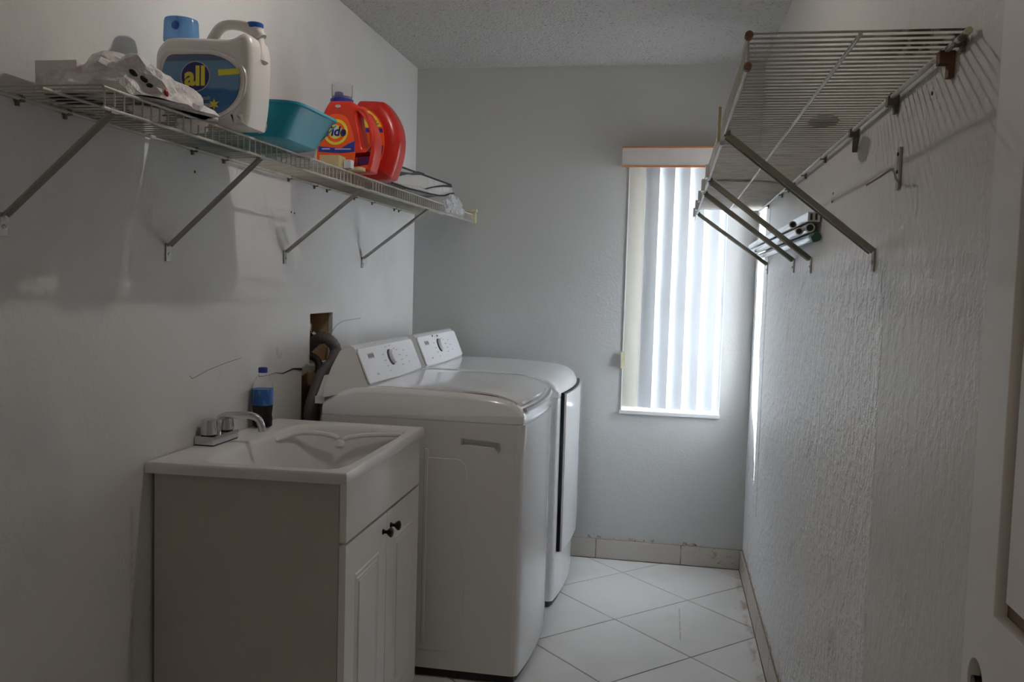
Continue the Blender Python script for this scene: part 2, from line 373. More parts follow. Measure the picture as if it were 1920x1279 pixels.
# front wall with doorway, hallway behind
bm = bmesh.new(); bx(bm, XL-.15, -.42, .20, .32, 0, ZC); bx(bm, -.42, XR, .20, .32, 2.05, ZC); fin(bm, 'wall_front', M['wall_front'], kind='structure')
box('floor_hall', M['tile'], -1.6, 1.3, -2.6, .2, -.1, 0, kind='structure')
box('ceiling_hall', M['ceiling'], -1.6, 1.3, -2.6, .2, ZC, ZC+.1, kind='structure')
bm = bmesh.new(); bx(bm, -1.7, -1.6, -2.6, .2, 0, ZC); fin(bm, 'wall_hall_left', M['wall_front'], kind='structure')
bm = bmesh.new(); bx(bm, 1.3, 1.4, -2.6, .2, 0, ZC); fin(bm, 'wall_hall_right', M['wall_front'], kind='structure')
bm = bmesh.new(); bx(bm, -1.7, 1.4, -2.7, -2.6, 0, ZC); fin(bm, 'wall_hall_back', M['wall_front'], kind='structure')
bm = bmesh.new(); bx(bm, -1.7, XL-.15, .2, .3, 0, ZC); bx(bm, XR, 1.4, .2, .3, 0, ZC); fin(bm, 'wall_hall_front', M['wall_front'], kind='structure')
# skirting tiles
bb = box('baseboard_back', M['mortar'], -.60, XR-.001, YB-.006, YB-.0005, 0, .098, kind='structure')
e_ = [-.60, -.316, .104, .388]
for a, b in zip(e_, e_[1:]): box('tile', M['basetile'], a+.003, b-.003, YB-.013, YB-.006, .004, .096, bb, bevel=.001, seg=1)
br = box('baseboard_right', M['mortar'], XR-.005, XR-.0005, 1.12, YB-.014, 0, .103, kind='structure')
y = YB-.014
for L in (.42,)*8:
    y0 = max(y-L, 1.12)
    if y-y0 < .02: break
    box('tile', M['basetile'], XR-.013, XR-.005, y0+.003, y-.003, .004, .097, br, bevel=.001, seg=1); y = y0
box('rusty_joint', simple('rusty_grout_line', (.20, .10, .05), .9, var=.7, vscale=25), XR-.0155, XR-.0125, 1.12, YB-.014, .0002, .003, br)
box('dark_joint', M['grout'], XL+.6, XR-.014, YB-.0155, YB-.0125, .0002, .0025, bb)
# window in the back wall
def frame(name, x0, x1, z0, z1, y0, y1, b, parent):
    bm = bmesh.new(); wall_cells(bm, [x0, x1], [z0, z1], [(x0+b, x1-b, z0+b, z1-b)], lambda a, c, d, e: (a, c, y0, y1, d, e)); return fin(bm, name, M['winframe'], parent)
w1 = bpy.data.objects.new('window_1', None); COL.objects.link(w1); w1.location = (.018, YB+.16, WZ0); w1['kind'] = 'structure'
frame('window_frame', WX0, WX1, WZ0, WZ1, YB+.145, YB+.185, .028, w1)
box('meeting_rail', M['winframe'], WX0+.028, WX1-.028, YB+.148, YB+.182, 1.318, 1.362, w1)
box('pane', M['glass'], WX0+.028, WX1-.028, YB+.162, YB+.166, WZ0+.028, 1.318, w1)
box('pane', M['glass'], WX0+.028, WX1-.028, YB+.162, YB+.166, 1.362, WZ1-.028, w1)
box('window_sill', M['winframe'], WX0-.004, WX1+.004, YB-.014, YB+.145, WZ0-.012, WZ0+.004, w1, bevel=.002)
box('jamb_trim', M['winframe'], WX0, WX0+.004, YB-.004, YB+.02, WZ0+.005, WZ1, w1)
# side window
w2 = bpy.data.objects.new('window_2', None); COL.objects.link(w2); w2.location = (XR+.13, (SY0+SY1)/2, SZ0); w2['kind'] = 'structure'
bm = bmesh.new(); wall_cells(bm, [SY0, SY1], [SZ0, SZ1], [(SY0+.02, SY1-.02, SZ0+.02, SZ1-.02)], lambda a, b, c, d: (XR+.12, XR+.15, a, b, c, d)); fin(bm, 'window_frame', M['winframe'], w2)
box('pane', M['glass'], XR+.133, XR+.137, SY0+.02, SY1-.02, SZ0+.02, SZ1-.02, w2)
# lawn outside so the windows look onto ground
box('ground_outside', simple('dull_paving', (.21, .205, .195), .95), -8, 12, -6, 16, -.35, -.25, kind='structure')

# ------------------------------------------------------------------ open panel door on the right
d1 = bpy.data.objects.new('door_1', None); COL.objects.link(d1); d1.location = (.378, .33, 0); d1['kind'] = 'structure'
cols = [(.445, .665), (.755, 1.006)]; rows = [(.22, .80), (1.022, 1.62), (1.73, 1.93)]
holes = [[(a, c), (b, c), (b, d), (a, d)] for a, b in cols for c, d in rows]
bore = [(1.047+.024*math.cos(k*math.pi/10), .928+.027*math.sin(k*math.pi/10)) for k in range(20)]
curve_mesh('door_leaf', M['doorpaint'], [[(.33, .01), (1.092, .01), (1.092, 2.03), (.33, 2.03)]]+holes+[bore], .0075, .001, MYZ(.3675), d1, smooth=False, res=1)
box('door_core', M['doorshade'], .3755, .388, .332, 1.090, .012, 2.028, d1)
for a, b in cols:
    for c, d in rows:
        bm = bmesh.new()
        prism_bm(bm, [(a+.022, c+.022), (b-.022, c+.022), (b-.022, d-.022), (a+.022, d-.022)], lambda u, v: (.375, u, v), lambda u, v: (.364 if 1 else 0, u, v))
        fin(bm, 'door_panel', M['doorpaint'], d1, bevel=.006, seg=1)
lathe('latch_bore', M['dark'], [(.0235, 0), (.0235, .002)], .3735, 1.047, .928, d1, 20, 'x')
lathe('latch_spindle', M['bronze'], [(.008, -.008), (.008, .006), (.004, .007)], .366, 1.047, .928, d1, 12, 'x')

# ------------------------------------------------------------------ vertical blind
vb = thing('vertical_blind', 'white vertical blind with tan edged valance over the far window', 'blind', (.018, YB+.04, WZ0))
box('valance', M['valance'], -.250, .300, YB-.078, YB-.066, 1.947, 2.032, vb, bevel=.001)
box('valance_return', M['valance'], -.250, -.238, YB-.066, YB-.001, 1.947, 2.032, vb)
box('valance_return', M['valance'], .288, .300, YB-.066, YB-.001, 1.947, 2.032, vb)
for z in (1.941, 2.032): box('trim_strip', M['valtrim'], -.252, .302, YB-.081, YB-.001 if z > 2 else YB-.064, z, z+.007, vb)
box('headrail', M['winframe'], -.215, .252, YB+.03, YB+.07, 1.955, 1.97, vb)
def vane(cx, ang, mat, w_=.089):
    bm = bmesh.new(); n_ = 6; ca, sa = math.cos(ang), math.sin(ang); A = []; B = []
    for k in range(n_+1):
        s_ = (k/n_-.5)*w_; d_ = -.007*(1-(2*k/n_-1)**2)
        for L, off in ((A, 0), (B, .0008)):
            L.append((cx+s_*ca-(d_+off)*sa, YB+.048+s_*sa+(d_+off)*ca))
    prism_bm(bm, A+B[::-1], lambda u, v: (u, v, WZ0+.016), lambda u, v: (u, v, 1.956)); return fin(bm, 'vane', mat, vb, True)
vane(-.180, math.radians(8), M['vane_dull'], .080)
for k in range(6): vane(-.112+.0735*k, math.radians(-24), M['vane'])
cl = box('cord_cleat', M['cream'], -.226, -.207, YB-.018, YB-.0005, .965, 1.045, bevel=.003); tag(cl, 'small cream plastic cleat on the left edge of the far window', 'cleat')

# ================================================================== wire shelves
def shelf(name, label, cat, xw, xf0, xf1, y0, y1, z, lip, wm, bm_, braces, clips, loc, sgn):
    """xw wall x, xf front x at near/far end; sgn = +1 when the shelf sticks out to +x"""
    s_ = thing(name, label, cat, loc)
    xf = lambda y_: xf0+(xf1-xf0)*(y_-y0)/(y1-y0)
    tube('front_top_rod', wm, [(xf0, y0-.004, z-.004), (xf1, y1, z-.004)], .0032, s_)
    tube('front_lower_rod', wm, [(xf0, y0-.004, z-lip), (xf1, y1, z-lip)], .0036, s_)
    tube('middle_rod', wm, [((xf0+xw)/2, y0-.004, z-.0050), ((xf1+xw)/2, y1, z-.0050)], .0032, s_)
    tube('back_rod', wm, [(xw+sgn*.012, y0-.004, z-.0050), (xw+sgn*.012, y1, z-.0050)], .0046, s_)
    # one deck wire mesh, shared by every wire
    bm = bmesh.new(); xm = (xf0+xf1)/2; L = xm-xw
    tube_bm(bm, [(sgn*.006, 0, 0), (L-sgn*.004, 0, 0), (L-sgn*.0005, 0, -.003), (L, 0, -.008), (L, 0, -lip)], .0019, 5)
    first = fin(bm, 'wire', wm, s_, True); n_ = int((y1-y0)/(.0288 if sgn > 0 else .0257))
    first.matrix_parent_inverse = Matrix.Identity(4); base = Vector(loc)
    for k in range(n_+1):
        y_ = y0+k*(y1-y0)/n_; o = first if k == 0 else first.copy()
        if k: COL.objects.link(o); o.parent = s_; o.matrix_parent_inverse = Matrix.Identity(4)
        sc = (xf(y_)-xw)/L; o.location = Vector((xw, y_, z))-base; o.scale = (sc, 1, 1)
    for (yt, yf, zf) in braces:
        a = Vector((xf(yt)-sgn*.004, yt, z-lip-.004)); b = Vector((xw+sgn*.006, yf, zf)); d = (b-a).normalized(); W = Vector((0, 1, 0)); W = (W-W.dot(d)*d).normalized(); N_ = d.cross(W)
        bm = bmesh.new()      # V-section pressed strip
        kw = 1.0 if sgn > 0 else 1.45
        prof = [(u*kw, v*kw) for u, v in [(-.011, .004), (-.0085, .0045), (0, -.0035), (.0085, .0045), (.011, .004), (.001, -.006), (-.001, -.006)]]
        prism_bm(bm, prof, lambda u, v: a+W*u+N_*v*sgn, lambda u, v: b+W*u+N_*v*sgn)
        br_ = fin(bm, 'brace', bm_, s_)
        box('brace_foot', M['dullmetal'], min(xw+sgn*.0005, xw+sgn*.004), max(xw+sgn*.0005, xw+sgn*.004), yf-.0095, yf+.0095, zf-.040, zf+.006, br_, bevel=.001, seg=1)
        lathe('screw', M['chrome'], [(.004, 0), (.0045, sgn*.002), (.002, sgn*.004)], xw+sgn*.0035, yf, zf-.022, br_, 10, 'x')
        bm = bmesh.new(); bx(bm, a.x-.006, a.x+.007, yt-.010, yt+.010, z-lip-.006, z-lip+.005); fin(bm, 'brace_hook', bm_, br_)
    for y_ in clips:
        bm = bmesh.new(); x0, x1 = sorted((xw+sgn*.0005, xw+sgn*.016)); bx(bm, x0, x1, y_-.007, y_+.007, z-.011, z+.002)
        x0, x1 = sorted((xw+sgn*.0005, xw+sgn*.006)); bx(bm, x0, x1, y_-.004, y_+.004, z-.019, z-.011)
        fin(bm, 'wall_clip', M['clipgrey'], s_)
    return s_
LS = shelf('wire_shelf', 'long cream wire shelf on the left wall holding the detergent', 'shelf', XL, -1.045, -.996, 1.475, 4.30, 1.712, .042, M['wire'], M['dullmetal'],
      [(1.50, 1.520, 1.472), (2.085, 2.094, 1.440), (2.79, 2.80, 1.452), (3.55, 3.559, 1.455)], [1.56, 1.70, 2.21, 2.38, 2.82, 3.04, 3.16, 3.45, 3.67, 3.98, 4.05], (XL, 1.475, 1.712), 1)
box('end_bracket', M['cream'], -1.008, -.978, 4.302, YB-.001, 1.665, 1.728, LS, bevel=.002)
box('end_bracket', M['cream'], -1.022, -.972, 4.290, YB-.001, 1.722, 1.734, LS, bevel=.002)
RS = shelf('wire_shelf', 'bare rust spotted wire shelf high on the right wall', 'shelf', XR, .0965, .102, 1.315, 4.15, 1.735, .048, M['wire_r'], M['bracemetal'],
      [(1.86, 1.850, 1.452), (2.64, 2.645, 1.462), (3.00, 3.003, 1.470), (3.80, 3.798, 1.478)], [1.36, 1.73, 2.075, 2.48, 2.83, 3.08, 3.22, 3.40, 3.85], (XR, 1.315, 1.735), -1)
lathe('rod_cap', M['browncap'], [(.004, 0), (.006, .002), (.006, .014)], .0965, 1.303, 1.731, RS, 12, 'y')
lathe('rod_cap', M['browncap'], [(.004, 0), (.006, .002), (.006, .014)], .0965, 1.303, 1.687, RS, 12, 'y')
lathe('rod_cap', M['cream'], [(.003, 0), (.005, .002), (.005, .012)], .388, 1.303, 1.731, RS, 12, 'y')
bm = bmesh.new(); bx(bm, .378, .399, 1.40, 1.418, 1.710, 1.729); bx(bm, .391, .399, 1.40, 1.416, 1.690, 1.710); fin(bm, 'rusty_clip', M['rust'], RS, bevel=.003)
bm = bmesh.new(); bx(bm, .380, .399, 1.722, 1.740, 1.714, 1.731); bx(bm, .392, .399, 1.725, 1.737, 1.700, 1.714); fin(bm, 'grimy_clip', M['clipgrey'], RS, bevel=.003)
bm = bmesh.new(); bx(bm, .380, .399, 2.066, 2.084, 1.716, 1.732); prism_bm(bm, [(2.068, 1.716), (2.082, 1.716), (2.074, 1.682)], lambda u, v: (.388, u, v), lambda u, v: (.399, u, v)); fin(bm, 'grimy_clip', M['clipgrey'], RS)
# joint bracket on the front lip
bm = bmesh.new(); bx(bm, .086, .0925, 1.93, 1.950, 1.682, 1.756); fin(bm, 'joint_bracket', M['cream'], RS, bevel=.003)
bm = bmesh.new(); bx(bm, .0925, .104, 1.935, 1.950, 1.676, 1.684); fin(bm, 'joint_bracket_tab', M['whiteprint'], RS)
for y_ in (2.6, 2.95, 3.3, 3.65, 4.0):
    box('front_clip', M['wire_r'], .088, .097, y_, y_+.05, 1.690, 1.728, RS, bevel=.002)

# ------------------------------------------------------------------ things on / by the right shelf
# rods resting in the crook of the right shelf braces
rods = [((.374, 1.545), 2.53, 4.10, .013, 'white metal tube nearest the wall in the bundle on the shelf braces', 'alu', None),
        ((.350, 1.537), 2.56, 4.05, .011, 'white metal tube on the room side of the bundle under the right shelf', 'alu', None),
        ((.345, 1.562), 2.66, 4.00, .011, 'shorter white tube set back in the bundle under the right shelf', 'alu', None),
        ((.3785, 1.573), 2.50, 4.08, .014, 'headrail channel on top of the bundle under the right shelf', 'rail', None),
        ((.3835, 1.518), 2.49, 4.10, .012, 'white tube with a dark green end cap, lowest of the bundle', 'green', None)]
for (x, z), ya, yb, r, lab, kd, _ in rods:
    rt = thing('rod', lab, 'rod', (x, ya, z), 'rods stored on the right shelf braces')
    if kd == 'rail':
        bm = bmesh.new(); bx(bm, x-.016, x+.016, ya, yb, z-.013, z+.013); fin(bm, 'rail_body', M['alu'], rt, bevel=.003)
        box('end_slot', M['dark'], x-.010, x-.004, ya-.001, ya+.002, z-.009, z+.009, rt); box('end_slot', M['dark'], x+.003, x+.009, ya-.001, ya+.002, z-.009, z+.009, rt)
    else:
        lathe('tube', M['alu'], [(r*.72, .012), (r*.72, 0), (r, 0), (r, yb-ya)], x, ya, z, rt, 20, 'y')
        if kd == 'green': lathe('end_cap', M['green'], [(r*.8, -.012), (r*1.12, -.008), (r*1.12, .03), (r, .031)], x, ya, z, rt, 20, 'y')
        else: lathe('hollow', M['dark'], [(r*.7, .004), (r*.7, .006)], x, ya, z, rt, 16, 'y')
# hook bracket
hk = thing('wall_hook', 'steel strap hook with a bent wire arm on the right wall', 'hook', (XR, 1.685, 1.56))
box('strap', M['dullmetal'], XR-.005, XR-.0008, 1.676, 1.694, 1.556, 1.632, hk, bevel=.001)
for z in (1.62, 1.588): lathe('screw', M['dark'], [(.003, 0), (.004, -.002), (.002, -.003)], XR-.0045, 1.685, z, hk, 10, 'x')
tube('hook_arm', M['dullmetal'], spl([(XR-.003, 1.685, 1.572), (.385, 1.65, 1.571), (.372, 1.61, 1.578), (.362, 1.59, 1.580), (.348, 1.60, 1.570), (.330, 1.62, 1.557)], 5), .0024, hk)
# coat hanger on the shelf
hg = thing('coat_hanger', 'olive wooden coat hanger lying across the right wire shelf', 'hanger', (.25, 3.10, 1.738))
prism('hanger_bar', M['olive'], spl2c([(.14, 3.02), (.20, 3.00), (.30, 3.03), (.345, 3.10), (.335, 3.13), (.28, 3.075), (.20, 3.06), (.145, 3.07)], 4), 'z', 1.739, 1.750, hg, bevel=.002)
tube('hanger_hook', M['cream'], spl([(.24, 3.06, 1.746), (.25, 3.13, 1.746), (.28, 3.17, 1.746), (.31, 3.15, 1.746), (.30, 3.12, 1.746)], 5), .002, hg)
pb = tube('plastic_tie', M['clearfilm'], spl([(.15, 2.86, 1.745), (.165, 2.95, 1.752), (.155, 3.05, 1.742), (.17, 3.2, 1.75), (.16, 3.3, 1.743)], 4), .006, None, 6)
tag(pb, 'twisted clear plastic strip lying on the right wire shelf', 'plastic strip')
# dust clump
random.seed(3)
bm = bmesh.new(); bmesh.ops.create_icosphere(bm, subdivisions=2, radius=1)
for v in bm.verts: v.co = Vector((.318+v.co.x*.034*random.uniform(.7, 1.1), 2.03+v.co.y*.06*random.uniform(.7, 1.1), 1.742+max(v.co.z, -.3)*.014))
lc = fin(bm, 'lint_clump', M['clipgrey'], None, True); tag(lc, 'grey lint clump on the right shelf beside a wall clip', 'lint')

# ================================================================== laundry sink cabinet
SC = thing('sink_cabinet', 'off-white two door sink cabinet with dark knobs against the left wall', 'cabinet', (-1.05, 2.40, 0))
cx0, cx1, cy0, cy1 = -1.292, -.797, 2.048, 2.738
box('side_panel', M['laminate'], cx0, cx1, cy0, cy0+.016, .0, .856, SC, bevel=.001, seg=1)
box('side_panel', M['laminate'], cx0, cx1, cy1-.016, cy1, .0, .856, SC, bevel=.001, seg=1)
box('bottom_panel', M['laminate'], cx0, cx1, cy0+.016, cy1-.016, .06, .076, SC)
box('back_panel', M['laminate'], cx0, cx0+.006, cy0+.016, cy1-.016, .076, .56, SC)
box('front_rail', M['laminate'], cx1-.016, cx1, cy0+.016, cy1-.016, .69, .715, SC)
box('toe_board', M['laminate'], cx1-.06, cx1-.045, cy0+.016, cy1-.016, .0, .06, SC)
box('false_drawer_front', M['thermo'], cx1+.001, cx1+.019, cy0+.003, cy1-.002, .701, .855, SC, bevel=.003, seg=3)
def door(y0, y1, ky):
    D = box('door', M['thermo'], cx1+.001, cx1+.019, y0, y1, .045, .693, SC, bevel=.003, seg=3)
    xa, xb = cx1+.019, cx1+.021
    # frame-and-field relief: groove ring drawn as raised mouldings round a raised field
    fy0, fy1, fz0, fz1 = y0+.070, y1-.070, .120, .600
    def ring(y0, y1, z0, z1, w_, h_, nm):
        bm = bmesh.new(); x0 = cx1+.0185
        prof = [(0, 0), (w_*.5, h_), (w_, 0)]
        outs = []
        for (o_, h2) in prof: outs.append([bm.verts.new(p) for p in ((x0+h2, y0+o_, z0+o_), (x0+h2, y1-o_, z0+o_), (x0+h2, y1-o_, z1-o_), (x0+h2, y0+o_, z1-o_))])
        for A, B in zip(outs, outs[1:]):
            for k in range(4): bm.faces.new((A[k], A[(k+1) % 4], B[(k+1) % 4], B[k]))
        fin(bm, nm, M['thermo'], D)
    ring(fy0, fy1, fz0, fz1, .012, .003, 'moulding')
    ring(fy0+.016, fy1-.016, fz0+.016, fz1-.016, .010, .0025, 'moulding')
    bm = bmesh.new(); x0 = cx1+.0185
    prism_bm(bm, [(fy0+.03, fz0+.03), (fy1-.03, fz0+.03), (fy1-.03, fz1-.03), (fy0+.03, fz1-.03)], lambda u, v: (x0, u, v), lambda u, v: (x0+.004, u, v)); fin(bm, 'raised_field', M['thermo'], D, bevel=.003, seg=2)
    k = lathe('knob', M['bronze'], [(.009, 0), (.0075, .002), (.0045, .008), (.005, .013), (.011, .019), (.0145, .024), (.014, .028), (.008, .031)], cx1+.0185, ky, .645, D, 20, 'x')
door(cy0+.003, 2.391, 2.356); door(2.395, cy1-.002, 2.430)
# basin top: one moulded piece
bm = bmesh.new(); N_ = 72; X0, X1, Y0, Y1, ZT = XL+.002, -.768, 2.020, 2.752, .886
def ringpts(x0, x1, y0, y1, e, z):
    out = []
    for k in range(N_):
        a = 2*math.pi*k/N_; c, s_ = math.cos(a), math.sin(a)
        if e is None: m_ = max(abs(c), abs(s_)); u, v = c/m_, s_/m_
        else:
            r_ = (abs(c)**e+abs(s_)**e)**(-1/e); u, v = c*r_, s_*r_
        out.append(bm.verts.new(((x0+x1)/2+u*(x1-x0)/2, (y0+y1)/2+v*(y1-y0)/2, z)))
    return out
IX0, IX1, IY0, IY1 = -1.188, -.800, 2.062, 2.690
RG = [ringpts(X0+.03, X1-.03, Y0+.03, Y1-.03, None, ZT-.028), ringpts(X0, X1, Y0, Y1, None, ZT-.028), ringpts(X0, X1, Y0, Y1, None, ZT-.004), ringpts(X0+.003, X1-.003, Y0+.003, Y1-.003, None, ZT),
      ringpts(IX0-.006, IX1+.008, IY0-.010, IY1+.006, 12, ZT), ringpts(IX0, IX1, IY0, IY1, 9, ZT-.003), ringpts(IX0+.006, IX1-.006, IY0+.006, IY1-.006, 8, ZT-.016),
      ringpts(IX0+.03, IX1-.03, IY0+.03, IY1-.035, 6, ZT-.12), ringpts(IX0+.06, IX1-.06, IY0+.07, IY1-.08, 5, ZT-.24), ringpts(IX0+.11, IX1-.11, IY0+.14, IY1-.14, 4, ZT-.265),
      ringpts(IX0+.19, IX1-.19, IY0+.30, IY1-.30, 2, ZT-.27)]
for A, B in zip(RG, RG[1:]):
    for k in range(N_): bm.faces.new((A[k], A[(k+1) % N_], B[(k+1) % N_], B[k]))
bm.faces.new(RG[-1])
# underside shell, just outside the bowl
RB = [ringpts(X0+.03, X1-.03, Y0+.03, Y1-.03, None, ZT-.028), ringpts(IX0+.012, IX1-.012, IY0+.012, IY1-.012, 8, ZT-.14), ringpts(IX0+.05, IX1-.05, IY0+.06, IY1-.07, 5, ZT-.25), ringpts(IX0+.10, IX1-.10, IY0+.13, IY1-.13, 4, ZT-.278)]
RB[0] = RG[0]
for A, B in zip(RB, RB[1:]):
    for k in range(N_): bm.faces.new((B[k], B[(k+1) % N_], A[(k+1) % N_], A[k]))
bm.faces.new(RB[-1][::-1])
sk = thing('laundry_sink', 'white moulded laundry sink top with a deep basin on the cabinet', 'sink', (-1.03, 2.39, .85))
fin(bm, 'basin', M['sink'], sk, True)
# moulded ledge inside the bowl with a little notch
led = spl([(-1.180, 2.50, .862), (-1.165, 2.60, .866), (-1.12, 2.636, .866), (-1.05, 2.640, .860), (-1.025, 2.632, .852)], 6)
tube('moulded_ledge', M['sink'], led, .0085, sk, 8, rs=[.004]+[.0085]*(len(led)-2)+[.006])
led = spl([(-1.010, 2.634, .850), (-.985, 2.646, .858), (-.93, 2.655, .866), (-.86, 2.662, .870), (-.815, 2.655, .872)], 6)
tube('moulded_ledge', M['sink'], led, .0080, sk, 8, rs=[.006]+[.008]*(len(led)-2)+[.003])
lathe('notch', M['sink'], [(.004, .006), (.010, .006), (.016, 0), (.018, -.012), (.012, -.02)], -1.017, 2.625, .845, sk, 16)
lathe('drain', M['chrome'], [(.030, 0), (.030, .004), (.022, .004), (.018, .001)], -.995, 2.376, ZT-.271, sk, 24)
for y_ in (2.13, 2.17): lathe('overflow_hole', M['dark'], [(.003, 0), (.003, .003)], -.838, y_, .80, sk, 8)
def settle(root):
    for o in root.children_recursive:
        if o.type == 'MESH':
            for v in o.data.vertices:
                x, y_ = v.co.x, v.co.y; u = (x-XL)/.534; w_ = (y_-2.02)/.732
                v.co.x = x-.012*max(w_, 0)*u; v.co.y = y_-.026*(1-u)*(1-max(w_, 0))
settle(sk); settle(SC)
# faucet
fa = thing('faucet', 'chrome two handle faucet with a curved spout on the sink', 'faucet', (-1.262, 2.355, ZT))
box('gasket', M['black'], -1.298, -1.243, 2.229, 2.371, ZT+.0003, ZT+.004, fa)
box('deck_plate', M['chrome'], -1.299, -1.242, 2.228, 2.372, ZT+.004, ZT+.027, fa, bevel=.003)
for y_ in (2.254, 2.348):
    lathe('handle', M['chrome'], [(.020, 0), (.024, .002), (.0235, .012), (.019, .044), (.014, .047), (.004, .048)], -1.270, y_, ZT+.0285, fa, 8 if 0 else 14)
    lathe('handle_collar', M['black'], [(.021, 0), (.021, .002)], -1.270, y_, ZT+.027, fa, 16)
tube('spout', M['chrome'], spl([(-1.270, 2.302, ZT+.025), (-1.270, 2.302, ZT+.052), (-1.261, 2.304, ZT+.070), (-1.241, 2.307, ZT+.078), (-1.205, 2.313, ZT+.080), (-1.176, 2.318, ZT+.079), (-1.156, 2.322, ZT+.071), (-1.146, 2.324, ZT+.053), (-1.144, 2.325, ZT+.034)], 6), .0105, fa, 14)
# soda bottle
sb = thing('soda_bottle', 'half full cola bottle with a blue label at the back of the sink', 'bottle', (-1.262, 2.568, ZT))
sx_, sy_ = -1.262, 2.568
bs = .935
def bp_(pr): return [(a, b*bs) for a, b in pr]
lathe('bottle_body', M['pet'], bp_([(.022, 0), (.030, .006), (.031, .03), (.0285, .045), (.031, .062), (.032, .075), (.032, .135), (.029, .152), (.021, .170), (.0125, .184), (.0125, .190)]), sx_, sy_, ZT+.0005, sb, 28)
lathe('drink', M['cola'], bp_([(.0215, .002), (.0296, .007), (.0306, .03), (.0281, .045), (.0306, .062), (.0315, .076)]), sx_, sy_, ZT+.001, sb, 28)
lathe('label', M['sodalabel'], bp_([(.0318, .078), (.0328, .079), (.0328, .132), (.0318, .133)]), sx_, sy_, ZT, sb, 28)
lathe('cap', M['blueprint'], bp_([(.0135, .188), (.0145, .190), (.0145, .204), (.012, .206)]), sx_, sy_, ZT, sb, 20)

